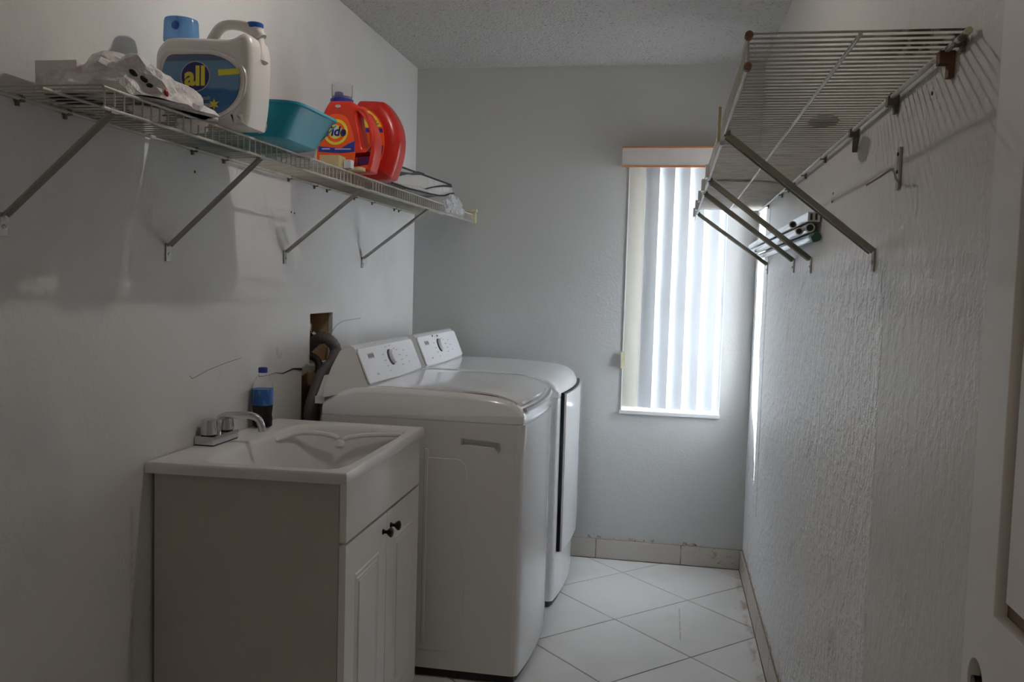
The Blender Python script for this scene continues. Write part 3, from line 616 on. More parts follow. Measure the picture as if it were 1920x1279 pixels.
# ================================================================== washer and dryer
def appliance(name, label, y0, y1, dryer):
    A = thing(name, label, 'washing machine' if not dryer else 'dryer', (-.81, (y0+y1)/2, 0))
    xb, xf, bow = -1.170, (-.438 if dryer else -.462), .028
    cy = (y0+y1)/2; hw = (y1-y0)/2
    fx = lambda y_: xf+bow*(1-((y_-cy)/hw)**2)
    def outline(off, zr=1):
        pts = [(xb+off, y0+off), (xb+off, y1-off)]; n_ = 18; r = .020
        fr = []
        for k in range(n_+1):
            y_ = y1-off-(y1-y0-2*off)*k/n_; fr.append((fx(y_)-off, y_))
        # round the two front corners
        fr[0] = (fr[0][0]-r, fr[0][1]); fr.insert(1, (fr[1][0]-r*.35+(fx(y1)-fx(y1-.03))*0-.004, y1-off-.004)); fr.insert(2, (fx(y1-.012)-off-.001, y1-off-.013))
        fr[-1] = (fr[-1][0]-r, fr[-1][1]); fr.insert(-1, (fx(y0+.012)-off-.001, y0+off+.013)); fr.insert(-1, (fx(y0)-off-.008, y0+off+.004))
        return pts+fr
    prism('body', M['enamel_side'] if 0 else M['enamel'], outline(0), 'z', .035, .896, A, smooth=True)
    for px, py in ((-1.12, y0+.06), (-1.12, y1-.06), (-.53, y0+.06), (-.53, y1-.06)): lathe('foot', M['black'], [(.020, 0), (.020, .012), (.008, .014), (.008, .036)], px, py, 0, A, 14)
    prism('base_pan', M['black'], outline(.014), 'z', .004, .034, A)
    prism('seam', M['shadow_gap'] if 0 else M['enamel'], outline(.003), 'z', .896, .900, A)
    # crowned top
    prof = [(-1.170, .940), (-1.150, .955), (-1.115, .978), (-1.06, .993), (-.98, .999), (-.85, .9985), (-.72, .995), (-.62, .990), (-.55, .982), (-.505, .968), (-.478, .948), (-.462, .922), (-.462, .900)]
    prof = [(x+(.024 if x > -.56 and dryer else 0), z) for x, z in prof]
    bm = bmesh.new(); ny = 20; rows_ = []
    for k in range(ny+1):
        t_ = k/ny; s_ = -math.cos(t_*math.pi); y_ = cy+s_*hw; ed = (hw-abs(y_-cy)); dip = .020*max(0, 1-ed/.022)**2
        rows_.append([bm.verts.new((x+(bow*(1-s_*s_))*max(0, (x-xb)/(xf-xb))**4, y_, max(z-dip*(1 if z > .93 else .0), .900 if z > .9001 else z))) for x, z in prof])
    for a_, b_ in zip(rows_, rows_[1:]):
        for i in range(len(prof)-1): bm.faces.new((a_[i], a_[i+1], b_[i+1], b_[i]))
    for row in (rows_[0], rows_[-1]):
        lo_ = bm.verts.new((xb, row[0].co.y, .900)); bm.faces.new(row+[lo_]); row.append(lo_)
    bk = [rows_[0][-1]]+[r_[0] for r_ in rows_]+[rows_[-1][-1]]
    bm.faces.new(bk); bm.faces.new([rows_[0][-1]]+[r_[len(prof)-1] for r_ in rows_]+[rows_[-1][-1]])
    fin(bm, 'top', M['enamel'], A, True)
    # lid (washer) : thin curved slab following the crown
    if not dryer:
        import bisect
        def zt(x):
            for (xa, za), (xc, zc) in zip(prof, prof[1:]):
                if xa <= x <= xc: return za+(zc-za)*(x-xa)/(xc-xa+1e-9)
            return .93
        bm = bmesh.new(); nx, ny = 22, 16; top = []; bot = []
        for k in range(ny+1):
            s_ = -1+2*k/ny; y_ = cy+s_*(hw-.030); ra, rb_ = [], []
            xe = -.478+bow*(1-s_*s_)*.9
            if abs(s_) > .9: xe -= .012*((abs(s_)-.9)/.1)
            for i in range(nx+1):
                x = -.985+(xe+.985)*i/nx; f_ = i/nx
                z = .9965+.007-.003*f_-.030*max(0, (f_-.72)/.28)**2.2-.003*(abs(s_)**8)
                ra.append(bm.verts.new((x, y_, z))); rb_.append(bm.verts.new((x-.001*(i == nx), y_, z-(.010 if i > nx-3 else .006))))
            top.append(ra); bot.append(rb_)
        for k in range(ny):
            for i in range(nx):
                bm.faces.new((top[k][i], top[k][i+1], top[k+1][i+1], top[k+1][i])); bm.faces.new((bot[k][i], bot[k+1][i], bot[k+1][i+1], bot[k][i+1]))
            bm.faces.new((top[k][nx], bot[k][nx], bot[k+1][nx], top[k+1][nx])); bm.faces.new((top[k][0], top[k+1][0], bot[k+1][0], bot[k][0]))
        for k in (0, ny):
            for i in range(nx): bm.faces.new((top[k][i], bot[k][i], bot[k][i+1], top[k][i+1]))
        fin(bm, 'lid', M['enamel'], A, True)
        # finger recess below the lid front
        bm = bmesh.new(); pts = []
        n_ = 14
        a_ = [(fx(cy+(-1+2*k/n_)*(hw-.035))+.0012, cy+(-1+2*k/n_)*(hw-.035)) for k in range(n_+1)]
        b_ = [(x-.012, y_) for x, y_ in a_][::-1]
        prism_bm(bm, a_+b_, lambda u, v: (u, v, .938), lambda u, v: (u-.004, v, .948)); fin(bm, 'lid_lip', M['light_print'], A)
    # console
    ca, cb = y0+.030, y1-.030
    cp = [(-1.010, .990), (-1.018, 1.006), (-1.066, 1.122), (-1.074, 1.132), (-1.086, 1.135), (-1.112, 1.118), (-1.142, 1.060), (-1.166, .990), (-1.168, .955)]
    bm = bmesh.new()
    prism_bm(bm, cp, lambda u, v: (u, ca-(.022 if u < -1.10 else 0)-(.006 if v < 1.0 else 0), v), lambda u, v: (u, cb+(.022 if u < -1.10 else 0)+(.006 if v < 1.0 else 0), v))
    fin(bm, 'console', M['enamel'], A, bevel=.006, seg=3)
    # tilted face plate : local frame (p along y, q up the slope)
    O = Vector((-1.0155, 0, 1.008)); Q = Vector((-1.066+1.018, 0, 1.122-1.006)).normalized(); Nn = Vector((Q.z, 0, -Q.x)).normalized()
    L = .124
    mw = Matrix(((0, Q.x, Nn.x, O.x+Nn.x*.003), (1, 0, 0, 0), (0, Q.z, Nn.z, O.z+Nn.z*.003), (0, 0, 0, 1)))
    face = [(ca-.002, .004), (ca+.006, -.004), (cy, -.010), (cb-.006, -.004), (cb+.002, .004), (cb+.002, L-.012), (cb-.010, L), (ca+.010, L), (ca-.002, L-.012)]
    fp = curve_mesh('control_panel', M['console'], [face], .003, .0015, mw, A, res=2)
    def on(p, q_, h_=.006): return O+Nn*h_+Vector((0, p, 0))+Q*q_
    def disc(name, mat, p, q_, r, h0, h1, par, r2=None, n_=28):
        bm = bmesh.new(); r2 = r2 or r
        a_ = [bm.verts.new(on(p+r*math.cos(2*math.pi*k/n_), q_+r*math.sin(2*math.pi*k/n_), h0)) for k in range(n_)]
        b_ = [bm.verts.new(on(p+r2*math.cos(2*math.pi*k/n_), q_+r2*math.sin(2*math.pi*k/n_), h1)) for k in range(n_)]
        for k in range(n_): bm.faces.new((a_[k], a_[(k+1) % n_], b_[(k+1) % n_], b_[k]))
        bm.faces.new(a_[::-1]); bm.faces.new(b_); return fin(bm, name, mat, par, True)
    dc = ca+(cb-ca)*(.50 if not dryer else .47); dq = L*.56
    disc('dial_well', M['dark'], dc-.010, dq, .031, .0055, .0085, fp)
    kb = disc('dial', M['console'], dc+.003, dq, .029, .0060, .020, fp, .026)
    disc('dial_face', M['console'], dc+.003, dq, .023, .0195, .021, kb)
    def pl(name, mat, p, q_, w_, h_, par, t_=.0066):
        bm = bmesh.new(); prism_bm(bm, [(p-w_/2, q_-h_/2), (p+w_/2, q_-h_/2), (p+w_/2, q_+h_/2), (p-w_/2, q_+h_/2)], lambda u, v: on(u, v, .0058), lambda u, v: on(u, v, t_)); return fin(bm, name, mat, par)
    lg = pl('badge', M['light_print'], ca+.105, L*.74, .062, .020, fp)
    for i in range(5): pl('letter_block', M['grey_print'], ca+.081+i*.012, L*.74, .008, .013, lg, .0070)
    pl('print_mark', M['light_print'], ca+.115, L*.17, .022, .007, fp)
    bm = bmesh.new()
    for (p, q_, w_) in [(-.085, .085, .02), (-.080, .062, .022), (-.073, .040, .02), (-.062, .020, .014), (.06, .10, .018), (.085, .092, .02), (.10, .07, .03), (.11, .05, .03), (.10, .03, .025), (.165, .085, .018), (.18, .06, .02), (.19, .035, .022), (-.03, .112, .015), (.02, .115, .018)]:
        if abs(p+dc-cb) < .03 or p+dc > cb-.02: continue
        prism_bm(bm, [(p+dc-w_/2, q_-.002), (p+dc+w_/2, q_-.002), (p+dc+w_/2, q_+.002), (p+dc-w_/2, q_+.002)], lambda u, v: on(u, v, .0058), lambda u, v: on(u, v, .0064))
    mk = fin(bm, 'cycle_marks', M['light_print'], fp)
    if dryer:
        for p in (-.075, .0): disc('button', M['grey_print'], dc+p, L*.95-.004*(p == 0), .0045, .0058, .009, fp)
    return A, fx, cy, hw
Wy0, Wy1 = 2.832, 3.528
W, fxw, cyw, hww = appliance('washing_machine', 'white top loading washing machine beside the sink cabinet', Wy0, Wy1, False)
Dm, fxd, cyd, hwd = appliance('dryer', 'white dryer with front door against the back wall', 3.560, 4.262, True)
# embossed relief on the washer side
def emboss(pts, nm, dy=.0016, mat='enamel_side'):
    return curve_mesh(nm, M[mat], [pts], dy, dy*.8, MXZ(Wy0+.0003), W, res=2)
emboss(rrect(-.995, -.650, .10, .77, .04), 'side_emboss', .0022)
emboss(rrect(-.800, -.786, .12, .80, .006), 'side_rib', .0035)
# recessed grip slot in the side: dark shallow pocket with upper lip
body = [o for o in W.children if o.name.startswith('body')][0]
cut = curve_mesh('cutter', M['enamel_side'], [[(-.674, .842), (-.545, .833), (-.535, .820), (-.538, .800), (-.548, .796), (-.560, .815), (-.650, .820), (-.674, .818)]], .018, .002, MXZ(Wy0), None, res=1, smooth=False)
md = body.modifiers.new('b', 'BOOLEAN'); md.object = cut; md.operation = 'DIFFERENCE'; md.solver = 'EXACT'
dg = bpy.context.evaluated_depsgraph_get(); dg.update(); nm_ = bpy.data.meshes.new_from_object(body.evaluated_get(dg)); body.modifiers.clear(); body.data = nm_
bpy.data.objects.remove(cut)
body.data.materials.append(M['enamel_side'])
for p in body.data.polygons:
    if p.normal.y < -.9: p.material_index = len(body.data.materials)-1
    if abs(p.normal.y) > .9 or abs(p.normal.z) > .9: p.use_smooth = False
# rear hose bracket
bk_ = box('rear_bracket', M['console'], -1.205, -1.171, 2.850, 2.880, .930, .955, W, bevel=.003)
prism('rear_trim', M['console'], [(-1.198, .955), (-1.171, .955), (-1.168, .99), (-1.155, 1.03), (-1.170, 1.03), (-1.188, .98)], 'y', 2.845, 2.875, W, bevel=.002)
# dryer door
bm = bmesh.new(); n_ = 16; ya, yb = 3.612, 4.236
def arc(ya, yb, o0, o1):
    A_ = [(fxd(ya+(yb-ya)*k/n_)+o1, ya+(yb-ya)*k/n_) for k in range(n_+1)]; B_ = [(fxd(ya+(yb-ya)*k/n_)+o0, ya+(yb-ya)*k/n_) for k in range(n_+1)]
    return A_+B_[::-1]
prism('door_gap', M['shadow_gap'], arc(ya-.006, yb+.002, -.002, .013), 'z', .238, .915, Dm)
prism('door', M['enamel'], arc(ya, yb, .0135, .022), 'z', .240, .912, Dm, bevel=.003, smooth=True)
# hoses behind the washer
dh = thing('drain_hose', 'dark grey rubber drain hose looping out of the wall cavity', 'hose', (-1.24, 3.05, .45))
hp = spl([(-1.345, 3.10, 1.10), (-1.31, 3.09, 1.128), (-1.275, 3.075, 1.145), (-1.245, 3.075, 1.135), (-1.225, 3.085, 1.10), (-1.225, 3.05, 1.055), (-1.235, 2.985, 1.02), (-1.24, 2.935, .96), (-1.245, 2.905, .90), (-1.245, 2.905, .80), (-1.235, 2.92, .60), (-1.22, 2.95, .45)], 8)
tube('hose_tube', M['hose'], hp, .0215, dh, 14, rs=[.0215+.0012*math.sin(i*2.4) for i in range(len(hp))])
tube('hose_clamp', M['rust'], [(-1.275, 3.075, 1.145), (-1.268, 3.0748, 1.143)], .024, dh, 16)
sh = tube('supply_hose', M['black'], spl([(-1.36, 3.07, 1.08), (-1.33, 3.085, 1.075), (-1.29, 3.08, 1.05), (-1.275, 3.045, .98), (-1.27, 3.005, .88), (-1.268, 3.0, .7), (-1.265, 3.0, .45)], 7), .014, None, 12)
tag(sh, 'thin black supply hose hanging from the valve in the wall cavity', 'hose')
sv = thing('supply_valve', 'chrome water valve inside the wall cavity', 'valve', (-1.36, 3.10, 1.15))
tube('valve_pipe', M['chrome'], [(-1.398, 3.115, 1.150), (-1.340, 3.115, 1.150)], .009, sv, 12)
lathe('valve_body', M['chrome'], [(.012, 0), (.016, .004), (.016, .02), (.010, .026)], -1.345, 3.115, 1.150, sv, 14, 'x')
lathe('valve_handle', M['chrome'], [(.004, 0), (.012, .003), (.012, .009), (.004, .011)], -1.330, 3.075, 1.185, sv, 8, 'x')
tube('valve_stem', M['chrome'], [(-1.335, 3.115, 1.155), (-1.332, 3.09, 1.172), (-1.328, 3.076, 1.184)], .005, sv, 8)
wc = tube('wall_scuff', M['light_print'], spl([(XL+.004, 3.205, 1.06), (XL+.004, 3.208, 1.12), (XL+.003, 3.245, 1.165), (XL+.003, 3.33, 1.192), (XL+.003, 3.45, 1.199), (XL+.003, 3.55, 1.200)], 6), .002, None, 6)  # scuff arc on the wall, added as a thin raised tube
tag(wc, 'thin pale scuff arching on the wall above the washing machine', 'scuff')

# ================================================================== things on the left shelf
ZS = 1.7165; k_ = 1.027
def sc(p): return (p[0]*k_, 1.367+(p[1]-1.367)*k_)
# white detergent jug
JG = thing('detergent_jug', 'large white detergent jug with a blue label on the left shelf', 'jug', (-1.10, 1.965, ZS))
jo = [(-1.183, 1.722), (-1.188, 1.76), (-1.190, 1.849), (-1.186, 1.880), (-1.170, 1.900), (-1.150, 1.909), (-1.085, 1.907), (-1.040, 1.904), (-1.000, 1.904), (-.975, 1.915), (-.962, 1.912), (-.954, 1.900), (-.950, 1.868), (-.953, 1.77), (-.962, 1.715), (-.975, 1.705), (-1.08, 1.704), (-1.170, 1.706)]
jo = [sc(p) for p in spl2c(jo, 4)]; mz = min(p[1] for p in jo); jo = [(x, max(z, ZS)+(0)) for x, z in jo]
jh = [sc(p) for p in spl2c([(-1.062, 1.912), (-1.050, 1.932), (-1.020, 1.933), (-.997, 1.925), (-.995, 1.913), (-1.010, 1.907), (-1.045, 1.906)], 4)]
curve_mesh('jug_body', M['jugwhite'], [jo], .062, .024, MXZ(1.964), JG, res=5)
hp_ = spl([(-1.105, 1.967, 1.918), (-1.097, 1.967, 1.938), (-1.084, 1.967, 1.957), (-1.062, 1.967, 1.964), (-1.03, 1.967, 1.961), (-1.00, 1.970, 1.950), (-.985, 1.972, 1.930)], 6)
tube('jug_handle', M['jugwhite'], hp_, .0125, JG, 12, rs=[.018-.006*math.sin(math.pi*i/(len(hp_)-1)) for i in range(len(hp_))])
lathe('pour_neck', M['jugwhite'], [(.030, -.05), (.026, -.02), (.020, .0), (.019, .028)], -.998, 1.975, 1.928, JG, 24)
lab = [sc(p) for p in spl2c([(-1.150, 1.862), (-1.111, 1.866), (-1.070, 1.866), (-1.035, 1.863), (-1.000, 1.849), (-.976, 1.825), (-.973, 1.795), (-.983, 1.765), (-1.006, 1.742), (-1.034, 1.731), (-1.071, 1.727), (-1.103, 1.733), (-1.150, 1.745), (-1.166, 1.78), (-1.166, 1.82)], 4)]
YF = 1.902
lb = curve_mesh('label', M['bluelabel'], [lab], .001, .0005, MXZ(YF-.0012), JG, res=1)
cxl = sum(p[0] for p in lab)/len(lab); czl = sum(p[1] for p in lab)/len(lab)
rim = [(cxl+(x-cxl)*1.12, YF+.001, czl+(z-czl)*1.12) for x, z in lab]
rim = [(max(x, -1.204), y_, max(z, ZS+.012)) for x, y_, z in rim]
tube('label_rim', M['jugwhite'], rim, .0045, JG, 8, closed=True)
circ = [(-1.110+.0350*math.cos(k*math.pi/16), 1.828+.0330*math.sin(k*math.pi/16)) for k in range(32)]
ring = [(-1.110+.0375*math.cos(k*math.pi/16), 1.828+.0355*math.sin(k*math.pi/16)) for k in range(32)]
curve_mesh('emblem_ring', M['light_print'], [ring], .0005, .0002, MXZ(YF-.0026), lb, res=1)
curve_mesh('emblem', M['navy'], [circ], .0006, .0002, MXZ(YF-.0034), lb, res=1)
text('lettering', M['yellow'], 'all', .052, MXZ(YF-.0044), lb, bold=.035).matrix_world.translation += Vector((-1.111, 0, 1.829))
curve_mesh('yellow_flash', M['yellow'], [[(-1.053, 1.843), (-1.002, 1.845), (-.999, 1.832), (-1.052, 1.829)]], .0005, .0002, MXZ(YF-.0026), lb, res=1)
text('small_lettering', M['light_print'], 'sensitive fresh', .080, MXZ(YF-.0030), lb, bold=.01).matrix_world.translation += Vector((-1.112, 0, 1.779))
curve_mesh('pale_band', M['light_print'], [[(-1.142, 1.765), (-1.060, 1.766), (-1.060, 1.758), (-1.142, 1.757)]], .0005, .0002, MXZ(YF-.0026), lb, res=1)
st = [(-1.062+(.015 if k % 2 == 0 else .006)*math.cos(k*math.pi/6+.5), 1.763+(.015 if k % 2 == 0 else .006)*math.sin(k*math.pi/6+.5)) for k in range(12)]
curve_mesh('flower_print', M['yellow'], [st], .0005, .0002, MXZ(YF-.0032), lb, res=1)
capx = -1.185
lathe('neck', M['jugwhite'], [(.034, 0), (.034, .014)], capx, 1.964, 1.912, JG, 28)
cup = lathe('measuring_cap', M['cupblue'], [(.041, 0), (.0415, .003), (.040, .045), (.038, .052), (.030, .054)], capx, 1.964, 1.925, JG, 30)
lathe('cap_button', M['bluecap'], [(.010, 0), (.010, -.003), (.008, -.004)], capx+.010, 1.9235, 1.954, JG, 16, 'y')
lathe('pour_cap', M['bluecap'], [(.019, 0), (.020, .002), (.020, .012), (.018, .014)], -1.000, 1.975, 1.9545, JG, 24)
# aqua tub
tb = thing('plastic_tub', 'aqua blue plastic tub between the white jug and red bottle', 'tub', (-1.13, 2.21, ZS))
bm = bmesh.new()
def trg(x0, x1, y0, y1, z, e=6, n_=48):
    out = []
    for k in range(n_):
        a = 2*math.pi*(k+.5)/n_; c, s_ = math.cos(a), math.sin(a); r_ = (abs(c)**e+abs(s_)**e)**(-1/e)
        out.append(bm.verts.new(((x0+x1)/2+c*r_*(x1-x0)/2, (y0+y1)/2+s_*r_*(y1-y0)/2, z)))
    return out
bx0, bx1, by0, by1 = -1.262, -.985, 2.085, 2.352; rx0, rx1, ry0, ry1 = -1.288, -.932, 2.055, 2.385; H = ZS+.092
TR = [trg(bx0+.02, bx1-.02, by0+.02, by1-.02, ZS), trg(bx0, bx1, by0, by1, ZS+.006), trg(rx0+.008, rx1-.008, ry0+.008, ry1-.008, H-.008), trg(rx0, rx1, ry0, ry1, H-.007), trg(rx0-.001, rx1+.001, ry0-.001, ry1+.001, H-.001), trg(rx0+.004, rx1-.004, ry0+.004, ry1-.004, H),
      trg(rx0+.011, rx1-.011, ry0+.011, ry1-.011, H-.006), trg(bx0+.005, bx1-.005, by0+.005, by1-.005, ZS+.010), trg(bx0+.03, bx1-.03, by0+.03, by1-.03, ZS+.005)]
for A, B in zip(TR, TR[1:]):
    for k in range(48): bm.faces.new((A[k], A[(k+1) % 48], B[(k+1) % 48], B[k]))
bm.faces.new(TR[0][::-1]); bm.faces.new(TR[-1]); fin(bm, 'tub_shell', M['aqua'], tb, True)
for s_ in (0,): tube('tub_ridge', M['aqua'], [(bx1+.008, by1-.03, ZS+.03), (rx1-.012, ry1-.03, H-.012)], .002, tb, 6)
# orange-red detergent bottle
RBt = thing('detergent_bottle', 'red detergent bottle with a round yellow emblem and clear cup', 'bottle', (-1.05, 2.76, ZS))
kk = 1.0185
def s2(p): return (p[0]*kk, 1.367+(p[1]-1.367)*kk)
to = [s2(p) for p in spl2c([(-1.132, 1.715), (-1.140, 1.78), (-1.138, 1.86), (-1.122, 1.905), (-1.106, 1.932), (-1.095, 1.937), (-1.040, 1.937), (-1.022, 1.930), (-.997, 1.912), (-.966, 1.873), (-.949, 1.824), (-.950, 1.77), (-.960, 1.725), (-.972, 1.711), (-1.05, 1.709), (-1.12, 1.710)], 4)]
to = [(x, max(z, ZS)) for x, z in to]
th = [s2(p) for p in spl2c([(-1.010, 1.893), (-.996, 1.900), (-.982, 1.880), (-.970, 1.845), (-.967, 1.810), (-.975, 1.788), (-.988, 1.786), (-.998, 1.83)], 4)]
curve_mesh('bottle_body', M['red'], [to, th], .040, .011, MXZ(2.780), RBt, res=4)
YT = 2.7388
def discxz(name, mat, cx, cz, r, y_, par, h_=.0006, rz=None):
    return curve_mesh(name, mat, [[(cx+r*math.cos(k*math.pi/18), cz+(rz or r)*math.sin(k*math.pi/18)) for k in range(36)]], h_, .0002, MXZ(y_), par, res=1)
pan = [s2(p) for p in spl2c([(-1.134, 1.735), (-1.134, 1.83), (-1.105, 1.888), (-1.060, 1.892), (-1.035, 1.87), (-1.014, 1.80), (-1.014, 1.745), (-1.03, 1.733)], 4)]
lb2 = curve_mesh('label', M['orange'], [pan], .0006, .0002, MXZ(YT), RBt, res=1)
ex, ez = -1.099, 1.846
discxz('emblem_ring', M['yellow'], ex, ez, .042, YT-.0010, lb2); discxz('emblem_ring', M['orange'], ex, ez, .033, YT-.0018, lb2)
discxz('emblem_ring', M['yellow'], ex, ez, .023, YT-.0026, lb2); discxz('emblem_core', M['whiteprint'], ex, ez, .016, YT-.0032, lb2)
tx = text('lettering', M['navy'], 'Tide', .074, MXZ(YT-.0042), lb2, bold=.03, shear=.2); tx.matrix_world.translation += Vector((ex, 0, ez+.002))
bd = [s2(p) for p in [(-1.136, 1.792), (-1.06, 1.785), (-1.035, 1.800), (-1.014, 1.808), (-1.014, 1.775), (-1.06, 1.770), (-1.136, 1.774)]]
curve_mesh('blue_band', M['blueprint'], [bd], .0006, .0002, MXZ(YT-.0012), lb2, res=1)
bm = bmesh.new(); bx(bm, -1.10, -1.045, YT-.0024, YT-.0018, 1.789, 1.792); bx(bm, -1.145, -1.118, YT-.0024, YT-.0018, 1.789, 1.793); fin(bm, 'fine_print', M['whiteprint'], lb2)
discxz('cap_sticker', M['light_print'], -1.093, 1.930, .010, 2.7405, RBt, rz=.005)
lathe('collar', M['blueprint'], [(.036, 0), (.038, .003), (.038, .014), (.030, .017)], -1.100, 2.792, 1.947, RBt, 26)
lathe('spout', M['blueprint'], [(.016, 0), (.014, .020), (.008, .023)], -1.108, 2.785, 1.963, RBt, 16)
bm = bmesh.new(); lathe('clear_cup', M['clear'], [(.033, 0), (.034, .002), (.035, .044), (.033, .044), (.032, .004), (.01, .003)], -1.100, 2.792, 1.965, RBt, 26); bm.free()
# red tub behind
RT = thing('detergent_tub', 'tall rounded red detergent tub behind the red bottle', 'tub', (-1.04, 3.0, ZS))
ro = [(-1.117, 1.724), (-1.135, 1.80), (-1.130, 1.90), (-1.118, 1.970), (-1.108, 1.992), (-1.090, 1.996), (-1.030, 1.993), (-1.012, 1.987), (-.985, 1.955), (-.962, 1.91), (-.953, 1.86), (-.958, 1.80), (-.975, 1.745), (-.99, 1.722), (-1.05, 1.718)]
ro = [(x, max(z, ZS)) for x, z in spl2c(ro, 4)]
curve_mesh('tub_body', M['red2'], [ro], .060, .034, MXZ(3.008), RT, res=6)
li = [(cx_, z) for cx_, z in spl2c([(-1.10, 1.955), (-1.06, 1.958), (-1.030, 1.935), (-1.008, 1.895), (-1.003, 1.82), (-1.03, 1.768), (-1.10, 1.76)], 4)]
YR = 2.9468
l3 = curve_mesh('label', M['orange'], [li], .0006, .0002, MXZ(YR), RT, res=1)
curve_mesh('yellow_print', M['yellow'], [[(-1.10, 1.953), (-1.06, 1.955), (-1.033, 1.933), (-1.013, 1.900), (-1.06, 1.897), (-1.10, 1.898)]], .0006, .0002, MXZ(YR-.0012), l3, res=1)
curve_mesh('blue_band', M['blueprint'], [[(-1.10, 1.896), (-1.010, 1.894), (-1.008, 1.880), (-1.10, 1.882)]], .0006, .0002, MXZ(YR-.0012), l3, res=1)
curve_mesh('purple_print', M['purple'], [[(-1.10, 1.838), (-1.006, 1.836), (-1.008, 1.81), (-1.03, 1.772), (-1.10, 1.764)]], .0006, .0002, MXZ(YR-.0012), l3, res=1)
bm = bmesh.new(); bx(bm, -1.05, -1.03, YR-.0026, YR-.0018, 1.918, 1.921); bx(bm, -1.04, -1.022, YR-.0026, YR-.0018, 1.908, 1.911); fin(bm, 'fine_print', M['grey_print'], l3)
bm = bmesh.new(); bx(bm, -1.04, -1.022, YR-.0026, YR-.0018, 1.812, 1.822); fin(bm, 'fine_print', M['light_print'], l3)
# wooden block and brush in front of the red bottle
wk = box('wooden_block', M['tan'], -1.100, -1.035, 2.610, 2.665, ZS, ZS+.036, bevel=.004); tag(wk, 'tan wooden block in front of the red detergent bottle', 'block')
wk2 = box('white_plug', M['whiteprint'], -1.031, -1.008, 2.640, 2.668, ZS, ZS+.026, bevel=.006); tag(wk2, 'small white plastic piece beside the tan wooden block', 'plastic piece')
wk3 = prism('wooden_paddle', M['tan'], spl2c([(-1.04, 2.70), (-1.0, 2.685), (-.990, 2.70), (-.995, 2.735), (-1.04, 2.735)], 4), 'z', ZS, ZS+.010, None, bevel=.002); tag(wk3, 'flat tan wooden paddle at the foot of the red bottle', 'paddle')
# crumpled grocery bag
def crumple(name, mat, cx, cy, cz, ax, ay, az, seed, par=None, sub=4, amp=.16, prof=None):
    rnd = random.Random(seed); bm = bmesh.new(); bmesh.ops.create_icosphere(bm, subdivisions=sub, radius=1)
    dirs = [(Vector((rnd.gauss(0, 1), rnd.gauss(0, 1), rnd.gauss(0, 1))).normalized(), rnd.uniform(3, 9), rnd.uniform(0, 6)) for _ in range(14)]
    for v in bm.verts:
        p = v.co.copy(); d_ = 1+amp*sum(abs(math.sin(p.dot(n)*f_+ph))-.6 for n, f_, ph in dirs)/3.2
        z = p.z*d_; 
        v.co = Vector((cx+p.x*d_*ax, cy+p.y*d_*ay, cz+max(z*az, 0)*(prof(p) if prof else 1)))
    return fin(bm, name, mat, par, False)
gb = thing('grocery_bag', 'crumpled white plastic bag with red and black print on the shelf', 'bag', (-1.14, 1.72, ZS))
def bagp(p): return max(.35, 1.0-.55*max(0, p.x*.55+p.y*.5))*(1.0)
crumple('bag_film', M['film'], -1.150, 1.720, ZS, .145, .165, .100, 5, gb, 4, .20, bagp)
box('carton_inside', M['film'], -1.262, -1.170, 1.565, 1.67, ZS, ZS+.066, gb, bevel=.004)
prism('bag_handle', M['film'], spl2c([(-1.06, 1.70), (-1.02, 1.80), (-1.03, 1.86), (-1.055, 1.84), (-1.07, 1.76)], 4), 'z', ZS, ZS+.012, gb, bevel=.004)
from mathutils.bvhtree import BVHTree
film = [o for o in gb.children if o.name.startswith('bag_film')][0]
bvh = BVHTree.FromPolygons([v.co.copy() for v in film.data.vertices], [tuple(p.vertices) for p in film.data.polygons])
for (x, z, w_, nm, mt) in ((-1.110, 1.779, .016, 'black_print', 'dark'), (-1.086, 1.766, .015, 'black_print', 'dark'), (-1.072, 1.752, .014, 'black_print', 'dark'), (-1.036, 1.737, .013, 'red_print', 'red2')):
    h = bvh.ray_cast(Vector((x*.6, 1.0, 1.367+(z-1.367)*.6)), Vector((x*.4, .66, (z-1.367)*.4)).normalized())
    if h[0] is None: continue
    n = h[1]; n = n if n.y < 0 else -n; c0 = h[0]+n*.0015
    t1 = Vector((1, 0, -.55)); t1 = (t1-t1.dot(n)*n).normalized(); t2 = n.cross(t1)
    bm = bmesh.new(); bmesh.ops.create_icosphere(bm, subdivisions=2, radius=1)
    for v in bm.verts: v.co = c0+t1*v.co.x*w_*.6+t2*v.co.y*.0055+n*v.co.z*.002
    fin(bm, nm, M[mt], gb, True)
for i, (x, y_) in enumerate(((-1.08, 1.66), (-1.12, 1.73), (-1.06, 1.80), (-1.10, 1.87))):
    crumple('bag_sag', M['film'], x, y_, 0, .030, .038, 0, 20+i, gb, 2, .1) if 0 else None
    bm = bmesh.new(); bmesh.ops.create_icosphere(bm, subdivisions=2, radius=1)
    for v in bm.verts: v.co = Vector((x+v.co.x*.034, y_+v.co.y*.045, 1.704+v.co.z*.008*(1.4 if v.co.z < 0 else .6)))
    fin(bm, 'bag_sag', M['film'], gb, True)
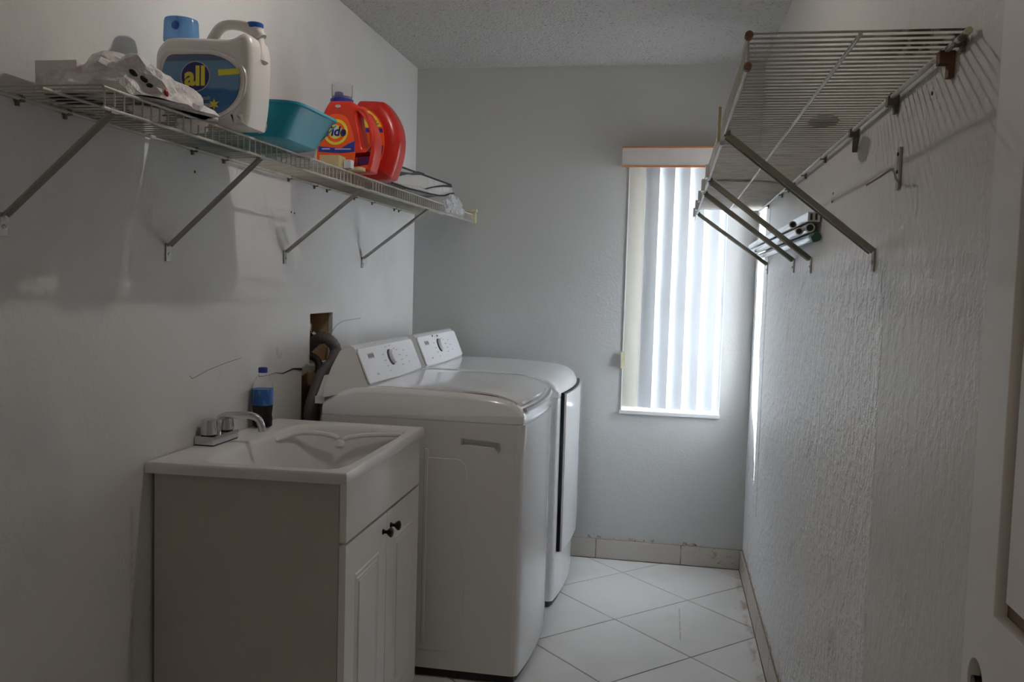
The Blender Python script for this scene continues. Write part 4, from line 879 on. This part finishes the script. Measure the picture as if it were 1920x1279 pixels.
# clear zip bag with black piping
zb = thing('storage_bag', 'flat clear vinyl storage bag with black piping on the shelf end', 'bag', (-1.14, 3.45, ZS))
TOP = [(3.085, 1.793), (3.27, 1.798), (3.40, 1.806), (3.54, 1.808), (3.69, 1.811), (3.945, 1.817)]
BOT = [(3.080, 1.722), (3.29, 1.724), (3.41, 1.729), (3.59, 1.736), (3.745, 1.744), (3.84, 1.754), (3.93, 1.772), (4.00, 1.781)]
T0 = [(-1.285, 3.10, 1.778), (-1.285, 3.85, 1.800), (-1.018, 3.945, 1.815), (-1.018, 3.085, 1.792)]
B0 = [(-1.290, 3.085, ZS+.004), (-1.290, 3.90, ZS+.006), (-1.016, 3.99, 1.778), (-1.016, 3.082, ZS+.006)]
def patch(name, mat, c, par, sag=.01, n_=8, th_=.001):
    bm = bmesh.new(); a, b, c_, d = [Vector(p) for p in c]; g = []
    for i in range(n_+1):
        row = []
        for j in range(n_+1):
            u, v = i/n_, j/n_; p = (a*(1-u)+b*u)*(1-v)+(d*(1-u)+c_*u)*v
            p.z += -sag*math.sin(math.pi*u)*math.sin(math.pi*v)+.004*math.sin(9*u+5*v)*math.sin(math.pi*u); row.append(bm.verts.new(p))
        g.append(row)
    for i in range(n_):
        for j in range(n_): bm.faces.new((g[i][j], g[i+1][j], g[i+1][j+1], g[i][j+1]))
    r_ = bmesh.ops.solidify(bm, geom=bm.faces[:], thickness=th_)
    return fin(bm, name, mat, par, True)
patch('top_panel', M['vinyl'], T0, zb, .018)
prism('front_panel', M['vinyl'], BOT+TOP[::-1], 'x', -1.0195, -1.0180, zb)
patch('near_panel', M['vinyl'], [T0[0], T0[3], B0[3], B0[0]], zb, .0)
patch('far_panel', M['vinyl'], [T0[1], T0[2], B0[2], B0[1]], zb, .0)
patch('bottom_panel', M['vinyl'], B0, zb, .0)
patch('folded_quilt', M['film'], [(-1.27, 3.14, 1.745), (-1.27, 3.78, 1.755), (-1.03, 3.82, 1.750), (-1.03, 3.16, 1.740)], zb, .008, 10, .02)
def loop(c, r, nm, mat='black'): 
    pts = []
    for a, b in zip(c, c[1:]+c[:1]):
        for k in range(5): pts.append(Vector(a).lerp(Vector(b), k/5))
    tube(nm, M[mat], pts, r, zb, 6, closed=True)
loop(T0, .004, 'piping')
tube('piping', M['black'], [(-1.016, y_, z) for y_, z in BOT], .0035, zb, 6)
prism('zip_tape', M['black'], [(3.078, 1.738), (3.078, 1.757), (3.107, 1.764), (3.182, 1.776), (3.318, 1.788), (3.403, 1.806), (3.511, 1.81), (3.457, 1.798), (3.352, 1.784), (3.269, 1.777), (3.183, 1.76), (3.108, 1.746)], 'x', -1.0178, -1.0150, zb)
prism('zip_tape', M['black'], [(3.498, 1.746), (3.591, 1.764), (3.741, 1.789), (3.892, 1.809), (3.948, 1.817), (3.962, 1.804), (3.794, 1.788), (3.64, 1.767), (3.535, 1.748)], 'x', -1.0178, -1.0150, zb)
cp_ = crumple('crumpled_film', M['clearfilm'], -.992, 3.90, 1.672, .030, .155, .075, 11, None, 4, .35); tag(cp_, 'crumpled clear plastic film hanging over the far shelf end', 'plastic film')

# lamps: bare bulb on the laundry ceiling (above the frame) and a wall globe in the hallway behind the camera
cl2 = thing('ceiling_lamp', 'bare round bulb in a white ceiling holder above the sink', 'lamp', (-.52, 2.25, ZC))
lathe('holder', M['winframe'], [(.055, -.001), (.055, -.018), (.030, -.030), (.018, -.040)], -.52, 2.25, ZC, cl2, 24)
lathe('bulb', M['bulb'], [(.008, -.040), (.012, -.046), (.016, -.056), (.017, -.064), (.015, -.073), (.009, -.080), (.003, -.082)], -.52, 2.25, ZC, cl2, 24)
hl = thing('wall_lamp', 'warm globe lamp on the hallway wall behind the doorway', 'lamp', (-1.05, -1.3, 2.15))
lathe('globe', M['globe'], [(.006, -.029), (.018, -.024), (.026, -.013), (.029, 0), (.026, .013), (.018, .024), (.006, .029)], -1.05, -1.3, 2.2, hl, 20)
tube('lamp_arm', M['bronze'], [(-1.05, -1.3, 2.17), (-1.05, -1.3, 2.10), (-1.2, -1.3, 2.08), (-1.599, -1.3, 2.08)], .008, hl)
